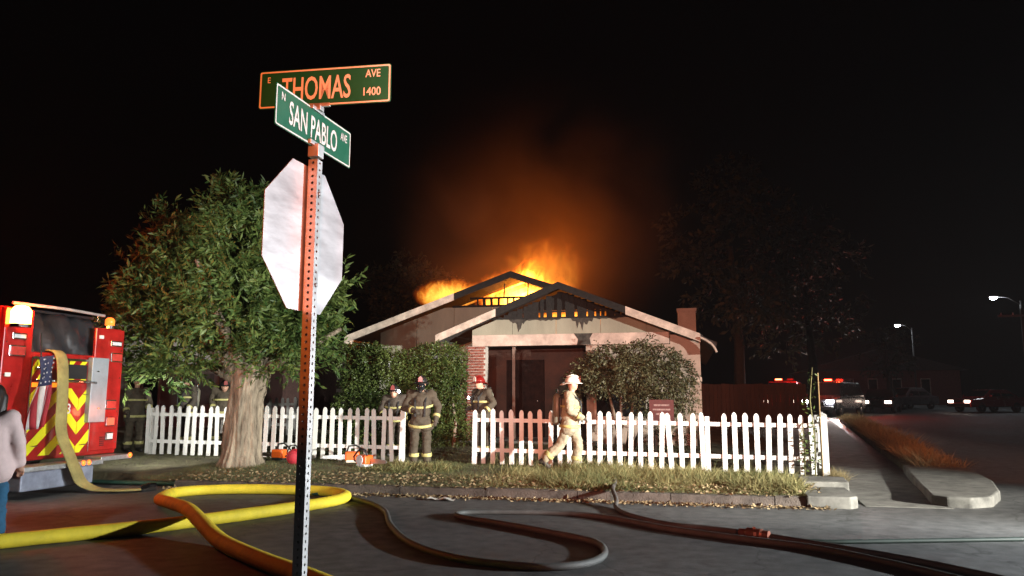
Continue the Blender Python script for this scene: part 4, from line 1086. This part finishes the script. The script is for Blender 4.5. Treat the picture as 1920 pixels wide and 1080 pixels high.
        q = MB().prism([(-.045,.05),(.045,.05),(.04,.13),(0,.165),(-.04,.13)], 'y', -.158, -.148); q.v = [tuple(hd + M @ Vector(v)) for v in q.v]; q.build('front_shield', HRED if helmet is not HRED else HWHITE, hm, True)
    if mask:
        MB().ell(hd + face*.06 + Vector((0,0,-.02)), (.085,.085,.10), 14, 9).build('face_mask', GLASS, p, True, smooth=True)
        MB().cap(hd + face*.13 + Vector((0,0,-.075)), hd + face*.165 + Vector((0,0,-.09)), .035, .03).build('regulator', BLACK, p, True, smooth=True)
    if pack:
        bk = -face; c0 = ch + bk*.27 + Vector((0,0,-.34)); c1 = ch + bk*.25 + Vector((0,0,.12))
        MB().tube([c0 - Vector((0,0,.06)), c0, c1, c1 + Vector((0,0,.05)), c1 + Vector((0,0,.08))], [.035,.085,.085,.06,.03], 16).build('air_cylinder', mat('cylinder_grey', (.16,.155,.12), .4, var=.15), p, True, smooth=True)
        MB().cap(c1 + Vector((0,0,.10)), c1 + Vector((0,0,.15)), .03, .025).build('valve', CHROME, p, True)
        MB().box((ch + bk*.19 + Vector((0,0,-.12))), (.22,.06,.5), (0,0,math.atan2(face.y,face.x)+math.pi/2)).build('back_frame', BLACK, p, True, bevel=.02)
        for s in (-1, 1):
            MB().tube([ch+bk*.19+side*s*.10+Vector((0,0,.16)), ch+side*s*.11+Vector((0,0,.235)), ch+face*.195+side*s*.10+Vector((0,0,.06)), ch+face*.205+side*s*.09+Vector((0,0,-.22))], .022, 6).build('shoulder_strap', BLACK, p, True)
    if torch is not None:
        tl = Vector(torch); dr_ = Vector((0,-1,0))
        # lamp clipped to the chest
        tb = MB().cap(tl + Vector((0,.08,0)), tl, .026, .032).build('torch', BLACK, p, True)
        MB().ell(tl - Vector((0,.03,0)), (.03,.012,.03), 10, 6).build('lens', E_TORCH, tb, True, smooth=True)
    if hair is not None:
        q = MB().ell(hd - face*.02 + Vector((0,0,.03)), (.10,.11,.12), 14, 9).cap(hd - face*.06, hd - face*.08 + Vector((0,0,-.30)), .095, .07)
        for s in (-1, 1): q.cap(hd + side*s*.07, hd + side*s*.09 - face*.02 + Vector((0,0,-.26)), .05, .035)
        q.build('hair', hair, p, True, remesh=.014, sm=2)
    return p
STAND = dict(head=(0,-.02,1.63), neck=(0,0,1.48), chest=(0,0,1.25), pelvis=(0,0,.95), shL=(.20,0,1.42), shR=(-.20,0,1.42), elL=(.27,.02,1.14), elR=(-.27,.02,1.14),
             wrL=(.24,-.14,.92), wrR=(-.24,-.14,.92), hipL=(.10,0,.90), hipR=(-.10,0,.90), knL=(.12,-.02,.48), knR=(-.12,-.02,.48), anL=(.13,.02,.09), anR=(-.13,.02,.09))
def pose(**k): d = dict(STAND); d.update(k); return d
def g(x, y): return (x, y, lot_z(x, y))
CREW = 'firefighters working around the burning house'
# at the gateway, facing the street, adjusting a handheld tool
person('firefighter in dark gear standing in the gateway with air mask and yellow bands', (-5.22,14.5,lot_z(-5.22,14.5)), R(18),
       pose(head=(.0,-.10,1.60), neck=(0,-.04,1.46), face=(-.1,-1,-.35), elR=(-.33,-.02,1.14), wrR=(-.12,-.27,1.08), elL=(.34,.0,1.15), wrL=(.30,-.12,.92)),
       dict(coat=KHAKI, trousers=KHAKI), HBLACK, True, True, None, group=CREW)
# walking right along the fence
person('firefighter in tan gear and white helmet striding right along the fence', (-2.22,14.50,lot_z(-2.22,14.5)), R(90+8),
       pose(head=(.0,-.06,1.62), neck=(0,-.05,1.47), chest=(0,-.02,1.24), face=(0,-1,-.05), elL=(.27,.05,1.14), wrL=(.20,-.16,1.0), elR=(-.27,.0,1.13), wrR=(-.20,-.24,1.0),
            hipL=(.10,-.02,.90), hipR=(-.10,.02,.90), knL=(.11,-.17,.50), anL=(.11,-.10,.09), knR=(-.11,.16,.50), anR=(-.11,.50,.20), toeR=(0,-.10,-.13)),
       dict(coat=TAN, trousers=TAN), HWHITE, True, False, None, group=CREW)
# behind the fence by the pillar with a torch
person('firefighter with red helmet and lit chest torch just inside the gateway', (-4.45,16.3,lot_z(-4.45,16.3)), R(-30),
       pose(head=(-.02,-.06,1.60), elL=(.36,.0,1.18), wrL=(.30,-.20,1.0), wrR=(-.16,-.26,1.06)), dict(coat=KHAKI, trousers=KHAKI), HRED, True, False, (-.13,-.25,1.30), group=CREW)
# stooping in front of the hedge with a lamp
person('dark firefighter stooping before the hedge with a bright helmet lamp', (-6.42,16.2,lot_z(-6.42,16.2)), R(10),
       pose(head=(.0,-.30,1.40), neck=(0,-.22,1.33), chest=(0,-.14,1.16), pelvis=(0,.05,.90), shL=(.2,-.18,1.28), shR=(-.2,-.18,1.28), face=(0,-1,-.3), elL=(.3,-.2,1.02), elR=(-.3,-.2,1.02), wrL=(.2,-.4,.9), wrR=(-.2,-.4,.9)),
       dict(coat=DARKC, trousers=DARKC), HBLACK, True, False, (.13,-.40,1.42), group=CREW)
# on the porch, behind the walking one
person('firefighter with red helmet up on the porch above the white helmet', (-2.95,19.3,.42), R(30), pose(), dict(coat=DARKC, trousers=DARKC), HRED, False, False, None, group=CREW)
# two between engine and fence
person('firefighter in brown gear standing between the engine and the left fence end', (-12.75,15.6,lot_z(-12.75,15.6)), R(60),
       pose(elL=(.30,-.05,1.15), wrL=(.20,-.25,1.0)), dict(coat=KHAKI, trousers=KHAKI), HBLACK, False, False, None, group=CREW)
person('firefighter with yellow bands seen above the left fence under the branches', (-12.1,16.6,lot_z(-12.1,16.6)), R(-20),
       pose(head=(0,-.06,1.55)), dict(coat=DARKC, trousers=DARKC), HBLACK, True, False, None, group=CREW)
person('firefighter bending behind the left fence beside the trunk', (-11.3,16.9,lot_z(-11.3,16.9)), R(40),
       pose(head=(.0,-.2,1.45), neck=(0,-.14,1.36), chest=(0,-.08,1.18)), dict(coat=KHAKI, trousers=DARKC), HBLACK, False, False, None, group=CREW)
# bystander cut by the left frame edge
person('bystander in loose pink top and blue jeans at the left edge', (-7.42,6.88,0), R(205),
       pose(head=(0,-.02,1.55), neck=(0,0,1.40), chest=(0,0,1.17), pelvis=(0,0,.90), shL=(.18,0,1.33), shR=(-.18,0,1.33), elL=(.26,-.02,1.06), elR=(-.26,-.02,1.06), wrL=(.28,-.10,.80), wrR=(-.26,-.12,.82), hipL=(.10,0,.86), hipR=(-.10,0,.86), knL=(.11,-.02,.46), knR=(-.11,-.02,.46)),
       dict(coat=PINK, trousers=JEANS, boot=BOOT, bare=True, hem=.10), None, False, False, None, HAIR, bands=False)

# ================================================================== VEHICLES DOWN THE SIDE STREET
def car(label, cat, loc, rotz, paint, L, W, Hh, suv=False, lit=None, tail=False, beacon=False):
    c = thing('parked_car', label, cat, loc, rotz, 'vehicles down the side street')
    # nose towards -Y; profile in (y, z)
    h = Hh
    if suv: low = [(-L/2,.38),(-L/2+.02,.75),(-L/2+.12,.95),(-L/2+1.15,1.05),(L/2-.05,1.10),(L/2,.8),(L/2,.40)]; cab = [(-L/2+1.05,1.04),(-L/2+1.65,h),(L/2-.35,h-.02),(L/2-.06,1.09)]
    else: low = [(-L/2,.32),(-L/2+.02,.62),(-L/2+.15,.76),(-L/2+1.2,.90),(L/2-.7,.93),(L/2-.05,.90),(L/2,.7),(L/2,.34)]; cab = [(-L/2+1.05,.89),(-L/2+1.85,h),(L/2-1.35,h-.01),(L/2-.55,.92)]
    MB().prism(low, 'x', -W/2, W/2).build('body', paint, c, True, bevel=.06)
    q = MB().prism(cab, 'x', -W/2+.05, W/2-.05)
    q.v = [(v[0]*(.82 if v[2] > 1.15 else 1), v[1], v[2]) for v in q.v]; q.build('cabin', paint, c, True, bevel=.05)
    y0, y1 = cab[0][1-1], cab[1][0]
    def lerp(a, b, t): return (a[0]+(b[0]-a[0])*t, a[1]+(b[1]-a[1])*t)
    for nm, (a, b), off in (('windscreen', (cab[0], cab[1]), -.02), ('rear_window', (cab[3], cab[2]), .02)):
        p, r_ = lerp(a, b, .14), lerp(a, b, .9); w0, w1 = (W/2-.12), (W/2-.12)*.86
        MB().add([(-w0,p[0]+off,p[1]+.015),(w0,p[0]+off,p[1]+.015),(w1,r_[0]+off,r_[1]+.015),(-w1,r_[0]+off,r_[1]+.015)], [(0,1,2,3)]).build(nm, GLASS, c, True)
    ym = (cab[1][0]+cab[2][0])/2
    for s in (-1, 1):
        for (ya, yb, yc, yd) in ((cab[0][0]+.35, cab[1][0]+.08, ym-.05, ym-.05), (ym+.05, ym+.05, cab[2][0]-.08, cab[3][0]-.3)):
            zt, zb = h-.10, cab[0][1]+.08
            MB().add([(s*(W/2-.045),ya,zb),(s*(W/2-.07)*.85,yb,zt),(s*(W/2-.07)*.85,yc,zt),(s*(W/2-.045),yd,zb)], [(0,1,2,3)]).build('side_window', GLASS, c, True)
        zl = .80 if suv else .66
        hl_ = MB().box((s*(W/2-.28), -L/2+.02, zl), (.36,.10,.16)).build('headlight', LENSW if lit is None else lit, c, True, bevel=.02)
        MB().box((s*(W/2-.2), L/2-.02, zl+.1), (.26,.08,.14)).build('tail_light', MATS['red_lens'], c, True, bevel=.02)
        MB().box((s*(W/2+.08), cab[0][0]+.45, cab[0][1]+.12), (.18,.10,.12)).build('mirror', paint, c, True, bevel=.02)
        for yy in (-L/2+.85, L/2-.85):
            r_ = .36 if suv else .31
            wv = MB().lathe([(r_*.6,-.10),(r_*.96,-.10),(r_,-.06),(r_,.06),(r_*.96,.10),(r_*.6,.10)], (s*(W/2-.10), yy, r_), 20, 'x').build('wheel', BLACK, c, True, smooth=True)
            MB().lathe([(.04,-.11),(r_*.58,-.09),(r_*.58,.09),(.04,.11)], (s*(W/2-.10), yy, r_), 14, 'x').build('rim', CHROME, wv, True)
    MB().box((0,-L/2-.02,.45), (W*.94,.12,.2)).build('bumper', BLACK, c, True, bevel=.03)
    MB().box((0,-L/2+.0,.68), (W*.4,.06,.16)).build('grille', BLACK, c, True)
    if beacon:
        lb = MB().box((0, ym-.4, h+.05), (1.1,.22,.08)).build('light_bar', BLACK, c, True, bevel=.02)
        MB().box((-.33, ym-.4, h+.12), (.36,.20,.10)).build('lamp', E_RED, lb, True, bevel=.02)
        MB().box((.33, ym-.4, h+.12), (.36,.20,.10)).build('lamp', mat('red_lens2', (.4,.02,.02), .2), lb, True, bevel=.02)
    return c
DARKP = mat('dark_car_paint', (.035,.035,.042), .25, var=.1, coat=.6)
REDP = mat('red_car_paint', (.30,.02,.02), .25, var=.1, coat=.6)
GREYP = mat('grey_car_paint', (.10,.10,.11), .3, var=.1, coat=.5)
def at_road(x, y): return (x, y, gz(x, y))
car('dark utility vehicle with red roof beacon and blazing headlights up the side street', 'suv', at_road(8.1,46.5), R(-30), DARKP, 4.9, 1.95, 1.9, True, E_HEAD, beacon=True)
car('red utility truck half hidden behind the fence corner and saplings', 'truck', at_road(5.6,47.5), R(-12), REDP, 5.2, 2.0, 1.95, True, E_PARK, beacon=True)
car('dark car with dim headlights right of the beacon vehicle', 'car', at_road(11.9,52), R(-20), DARKP, 4.5, 1.8, 1.45, False, E_PARK)
car('dark parked car in shadow between beacon vehicle and red car', 'car', at_road(15.0,58.5), R(-50), GREYP, 4.6, 1.8, 1.5, False)
car('small red car with shining pale nose at the right under the street lamp', 'car', at_road(18.3,53.3), R(-62), REDP, 4.4, 1.8, 1.4, False, E_PARK)
def hw(x, y, z): return (x, y, z)
lamp('headlight', 'SPOT', (8.0, 43.6, gz(8,46)+.85), 2200, (1,.96,.9), .08, (-2, 9, .2), 40, .6)
lamp('beacon_light', 'POINT', (8.3, 45.9, gz(8,46)+2.3), 500, (1,.06,.02), .12)
lamp('beacon_light', 'POINT', (6.2, 45.0, gz(8,46)+2.2), 260, (1,.08,.03), .12)

# street lamps and the utility pole
def street_lamp(label, x, y, h, arm, lx):
    s = thing('street_lamp', label, 'street lamp', at_road(x, y)); z = gz(x, y)
    MB().tube([(x,y,z),(x,y,z+h)], [.11,.07], 10).build('pole', mat('dark_pole', (.08,.075,.075), .7), s, smooth=True)
    MB().tube([(x,y,z+h-.3),(x-arm*.5,y,z+h+.25),(x-arm,y,z+h+.35)], .035, 8).build('arm', mat('dark_pole', (.08,.075,.075), .7), s, smooth=True)
    hd_ = MB().box((x-arm-.2,y,z+h+.36), (.6,.28,.12)).build('lamp_head', GALV, s, bevel=.03)
    MB().ell((x-arm-.2,y,z+h+.27), (.24,.16,.14), 12, 8).build('lens', E_STREET, hd_, smooth=True)
    lamp('street_light', 'POINT', (x-arm-.2, y, z+h+.1), lx, (.85,.95,1), .12)
street_lamp('lit street lamp on a long arm beside the utility pole, nearer of two', 23.3, 60, 7.6, 1.5, 260)
street_lamp('lit street lamp farther off, left of the utility pole', 22.0, 82, 7.6, 1.1, 90)
up = thing('utility_pole', 'dark wooden utility pole with crossarm at the right edge', 'utility pole', at_road(21.8,56))
MB().tube([(21.8,56,gz(0,56)),(21.8,56,7.4)], [.17,.12], 12).build('pole', WOODF, up, smooth=True)
MB().box((21.8,55.9,6.9), (3.0,.12,.13)).build('crossarm', mat('grey_wood', (.2,.18,.17), .9), up)
for dx in (-1.3,-.6,.6,1.3): MB().lathe([(.05,0),(.06,.05),(.035,.09),(.05,.13),(.02,.16)], (21.8+dx,55.9,6.965), 10).build('insulator', LENSW, up)

# dim buildings and trees far down the street
fb = thing('far_building', 'dim reddish building beyond the vehicles down the side street', 'building', (19, 82, .8))
MB().b2((12,82,.6),(26,92,4.2)).build('wall', mat('far_wall', (.16,.06,.05), .9), fb)
MB().prism([(11.4,4.2),(26.6,4.2),(19,6.4)], 'y', 81.4, 92.5).build('roof', ROOFM, fb)
for x in (13.2,15.4,17.6,19.8,22.4):
    w = MB().b2((x,81.93,1.2),(x+.9,81.99,3.4)).build('window', TRIM, fb); MB().b2((x+.08,81.9,1.28),(x+.82,81.925,3.3)).build('pane', GLASS, w)
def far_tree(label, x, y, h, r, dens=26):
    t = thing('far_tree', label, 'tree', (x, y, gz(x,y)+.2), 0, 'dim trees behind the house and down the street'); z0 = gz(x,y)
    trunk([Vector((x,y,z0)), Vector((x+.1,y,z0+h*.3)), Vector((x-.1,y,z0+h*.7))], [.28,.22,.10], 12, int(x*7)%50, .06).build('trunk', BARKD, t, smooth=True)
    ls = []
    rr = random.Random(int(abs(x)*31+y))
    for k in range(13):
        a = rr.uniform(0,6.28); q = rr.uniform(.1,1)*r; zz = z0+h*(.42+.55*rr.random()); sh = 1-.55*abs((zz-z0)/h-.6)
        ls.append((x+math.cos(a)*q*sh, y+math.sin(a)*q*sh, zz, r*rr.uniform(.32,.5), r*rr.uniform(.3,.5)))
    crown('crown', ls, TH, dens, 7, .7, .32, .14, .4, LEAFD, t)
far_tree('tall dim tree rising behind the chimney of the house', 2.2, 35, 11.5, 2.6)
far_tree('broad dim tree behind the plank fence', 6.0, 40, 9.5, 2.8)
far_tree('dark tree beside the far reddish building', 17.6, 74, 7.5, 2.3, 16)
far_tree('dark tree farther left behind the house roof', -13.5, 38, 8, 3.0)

# ================================================================== GRASS, LITTER
def blades(name, n, xr, yr, hz, hr, wd_, material, mask=None, label=None, flop=.45, zf=lot_z, tuft=0):
    x = rng.uniform(*xr, n); y = rng.uniform(*yr, n)
    if tuft:
        cx = rng.uniform(*xr, tuft); cy_ = rng.uniform(*yr, tuft); k = rng.integers(0, tuft, n)
        x = cx[k] + rng.normal(0,.10,n); y = cy_[k] + rng.normal(0,.10,n)
        x = np.clip(x, *xr); y = np.clip(y, *yr)
    hgt = rng.uniform(*hr, n)*hz(x, y)
    keep = hgt > .012
    if mask is not None: keep &= mask(x, y)
    x, y, hgt = x[keep], y[keep], hgt[keep]; n = len(x)
    z = np.array([zf(a, b) for a, b in zip(x, y)])-.01
    d = np.stack([rng.normal(0,flop,n), rng.normal(0,flop,n), np.ones(n)], 1)
    bend = np.stack([d[:,0]*hgt*.35, d[:,1]*hgt*.35, -hgt*rng.uniform(.05,.3,n)], 1)
    big = .5+.5*np.sin(x*1.7+np.sin(y*2.1)*1.3)*np.cos(x*.6+y*1.1)
    o = quads(name, np.stack([x,y,z],1), d, unit(n)*np.array([1,1,.1]), hgt, np.clip(hgt*.035, .004, .011)*wd_, material, None, np.clip(rng.normal(.25+.5*big,.25,n),0,1), bend)
    tag(o, label, 'grass', kind='stuff'); return o
def patch(x, y):
    k = np.array([mnoise.noise(Vector((a*1.1, b*1.1, 3.3))) + .7*mnoise.noise(Vector((a*3.7, b*3.7, 9.1))) for a, b in zip(np.ravel(x), np.ravel(y))])
    return np.clip(.42+.75*k, .06, 1)
blades('tall_grass', 46000, (-3.4,1.62), (11.95,14.85), lambda x,y: (.25+.75*patch(x,y))*np.clip((x+4.2)/2.2,.3,1), (.08,.42), .8, GRASSM, None, 'tall yellow green grass along the right fence', flop=.5)
blades('straw_stalks', 1800, (-3.6,1.6), (12.0,14.9), lambda x,y: 1+0*x, (.2,.5), .5, GRASSM, lambda x,y: patch(x,y) > .35, 'thin pale straw stalks standing out of the right verge grass', flop=.3)
blades('short_grass', 60000, (-9.5,1.66), (11.80,15.4), lambda x,y: .3+.7*patch(x*1.3,y), (.04,.16), .9, GRASSG, None, 'short green and brown grass of the verge behind the kerb')
blades('short_grass', 9000, (-16,-9.2), (12.9,17.5), lambda x,y: .3+.6*patch(x*1.3,y), (.04,.15), .9, GRASSG, None, 'thin trampled grass left of the trunk beside the engine')
blades('tall_grass', 2600, (-6.2,-4.2), (13.3,14.4), lambda x,y: .3+.7*patch(x*2,y), (.08,.34), 1.5, GRASSM, None, 'pale dry tufts in front of the gateway', tuft=60)
blades('yard_grass', 9000, (-9,0), (15.3,19.0), lambda x,y: .4+.6*patch(x,y), (.05,.20), 1.5, GRASSG, None, 'rough grass of the yard behind the fence')
def vz(x, y): return gz(x,y)+.12
blades('dry_grass', 60000, (4.2,8.2), (17.0,40), lambda x,y: .4+.6*patch(x,y*.5), (.12,.8), .9, DRYM, lambda x,y: (x > 4.40+.12*np.maximum(0,y-17.6)+.1) & (x < 5.4+.115*np.maximum(0,y-17.6)), 'tall dry grass on the side street verge', zf=vz)
blades('dry_grass', 700, (2.48,2.72), (14.6,15.6), lambda x,y: 1+0*x, (.08,.32), .6, DRYM, None, 'dry tufts at the corner post of the fence', zf=lambda x,y: .06)
# fallen leaves in the gutter and on the verge
n = 5200
x = rng.uniform(-8.8,1.9,n); y = np.where(rng.random(n) < .45, 11.68-np.abs(rng.normal(0,.13,n)), rng.uniform(11.72,13.2,n))
z = np.where(y < 11.69, .012, np.where(y < 11.9, .145, .15+rng.uniform(0,.06,n)))
o = quads('leaf_litter', np.stack([x,y,z],1), unit(n)*np.array([1,1,.25]), unit(n), rng.uniform(.03,.09,n), rng.uniform(.015,.04,n), LITTER)
tag(o, 'dry leaves scattered along the kerb and gutter', 'leaf litter', kind='stuff')
#PART4
# ================================================================== FIRE AND SMOKE
def volmat(name, build):
    m = bpy.data.materials.new(name); m.use_nodes = True; t = m.node_tree
    for n_ in list(t.nodes):
        if n_.type == 'BSDF_PRINCIPLED': t.nodes.remove(n_)
    out = [n_ for n_ in t.nodes if n_.type == 'OUTPUT_MATERIAL'][0]
    t.links.new(build(t), out.inputs['Volume']); return m
def math_(t, op, a, b=None, clamp=False):
    n_ = t.nodes.new('ShaderNodeMath'); n_.operation = op; n_.use_clamp = clamp
    for i, v in enumerate((a, b)):
        if v is None: continue
        if isinstance(v, (int, float)): n_.inputs[i].default_value = v
        else: t.links.new(v, n_.inputs[i])
    return n_.outputs[0]
def field(t, scale, off, nscale, det, dist):
    tc = t.nodes.new('ShaderNodeTexCoord')
    ln = t.nodes.new('ShaderNodeVectorMath'); ln.operation = 'LENGTH'; t.links.new(tc.outputs['Object'], ln.inputs[0])
    mp = t.nodes.new('ShaderNodeMapping'); mp.inputs['Location'].default_value = off; mp.inputs['Scale'].default_value = scale
    t.links.new(tc.outputs['Object'], mp.inputs[0])
    n_ = t.nodes.new('ShaderNodeTexNoise'); n_.inputs['Scale'].default_value = nscale; n_.inputs['Detail'].default_value = det
    n_.inputs['Distortion'].default_value = dist
    t.links.new(mp.outputs[0], n_.inputs['Vector'])
    sp_ = t.nodes.new('ShaderNodeSeparateXYZ'); t.links.new(tc.outputs['Object'], sp_.inputs[0])
    return ln.outputs['Value'], n_.outputs[0], sp_
def ball(name, loc, size, m, rot=0, par=None):
    q = MB().ell((0,0,0), (1,1,1), 16, 12); o = q.build(name, m, par, local=True)
    o.location = loc; o.scale = size; o.rotation_euler = (0, rot, 0)
    m.cycles.volume_step_rate = .25
    return o
def flame(label, loc, size, strength, seed, rot=0, thr=.50):
    def b(t):
        r_, nz_, sp_ = field(t, (size[0], size[1], size[2]*.55), (seed*3.7, seed*1.3, seed*2.1), 2.7/max(.35, min(size[0], size[2])), 6, 1.6)
        # noise eats into the ball, more towards the top
        f = math_(t, 'ADD', math_(t, 'MULTIPLY', math_(t, 'SUBTRACT', 1.0, r_), 1.15), math_(t, 'MULTIPLY', math_(t, 'SUBTRACT', nz_, thr), 3.0))
        f = math_(t, 'SUBTRACT', f, math_(t, 'MULTIPLY', math_(t, 'ADD', sp_.outputs[2], .2), .35))
        edge = math_(t, 'MULTIPLY', math_(t, 'SUBTRACT', 1.0, r_), 5.0, True)
        f = math_(t, 'MULTIPLY', f, edge, True)
        cr = t.nodes.new('ShaderNodeValToRGB'); e = cr.color_ramp.elements
        e[0].position = .0; e[0].color = (1,.08,.003,1); e[1].position = 1; e[1].color = (1,.47,.06,1)
        k = e.new(.5); k.color = (1,.19,.008,1)
        t.links.new(f, cr.inputs[0])
        em = t.nodes.new('ShaderNodeEmission'); t.links.new(cr.outputs[0], em.inputs[0])
        t.links.new(math_(t, 'MULTIPLY', math_(t, 'POWER', f, 1.7), strength), em.inputs[1])
        return em.outputs[0]
    o = ball('flame', loc, size, volmat('flame_gas', b), rot)
    tag(o, label, 'flame', 'flames breaking out of the roof'); return o
flame('bright yellow fire inside the open main gable', (-5.0, 23.6, 4.75), (1.8, 1.3, .75), 7.5, 1, 0, .42)
flame('tall flame tongue leaping over the main ridge', (-5.1, 24.6, 5.35), (.8, .7, 1.05), 12.0, 2, .35, .46)
flame('broad orange fire just right of the main ridge', (-4.45, 24.6, 4.95), (1.1, .9, .85), 2.4, 3, 0, .45)
flame('orange fire rolling along the left slope near the ridge', (-6.2, 25.0, 5.4), (1.3, .8, .6), 1.8, 4, -.25, .46)
flame('rounded orange fireball over the left roof slope', (-8.2, 25.5, 5.2), (1.4, .8, .62), 2.2, 5, 0, .36)
flame('low fire glowing behind the burnt front gable boards', (-3.2, 20.8, 3.75), (1.5, .5, .32), 5.0, 6, 0, .42)
flame('thin orange glow added in the smoke above the ridge', (-4.7, 25.0, 5.8), (1.7, 1.2, 1.5), .32, 8, .1, .40)  # glow of firelit smoke put in as weak emission
FIRE = (1, .21, .014)
lamp('fire_light', 'POINT', (-4.8, 24.5, 5.9), 500, FIRE, .5)
lamp('fire_light', 'POINT', (-4.4, 24.6, 7.0), 30, FIRE, .6)
lamp('fire_light', 'POINT', (-8.0, 25.6, 5.4), 110, FIRE, .4)
lamp('fire_light', 'POINT', (-5.0, 23.6, 4.7), 350, FIRE, .3)
lamp('fire_light', 'POINT', (-3.2, 21.0, 3.4), 90, FIRE, .2)
def smoke_b(t):
    r_, nz_, sp_ = field(t, (6.5, 3.2, 6.0), (3.1, 7.7, 1.9), .28, 5, .9)
    f = math_(t, 'SUBTRACT', nz_, .30)
    f = math_(t, 'MULTIPLY', f, 2.4, True)
    e = math_(t, 'MULTIPLY', math_(t, 'SUBTRACT', 1.0, r_), 1.7, True); e = math_(t, 'MULTIPLY', e, e)
    up_ = math_(t, 'SUBTRACT', .75, math_(t, 'MULTIPLY', sp_.outputs[2], .7), True)
    dn_ = math_(t, 'MULTIPLY', math_(t, 'MULTIPLY', math_(t, 'MULTIPLY', f, e), up_), .20)
    v = t.nodes.new('ShaderNodeVolumePrincipled'); v.inputs['Color'].default_value = (.62,.45,.34,1); v.inputs['Anisotropy'].default_value = .2
    t.links.new(dn_, v.inputs['Density']); return v.outputs[0]
sm = ball('smoke', (-4.8, 25.0, 8.0), (6.2, 3.4, 6.0), volmat('smoke', smoke_b))
sm.data.materials[0].cycles.volume_step_rate = .6
tag(sm, 'brown smoke glowing orange as it rises over the burning roof', 'smoke', kind='stuff')

# thin smoky air that the lamps glow in
def haze_b(t):
    v = t.nodes.new('ShaderNodeVolumePrincipled'); v.inputs['Color'].default_value = (.85,.85,.88,1); v.inputs['Density'].default_value = .0003
    v.inputs['Anisotropy'].default_value = .3
    return v.outputs[0]
hzm = volmat('haze_air', haze_b)
hz = MB().b2((-60,-20,-1), (60,125,16)).build('haze', hzm)
tag(hz, 'thin smoky night air over the whole street', 'haze', kind='stuff')
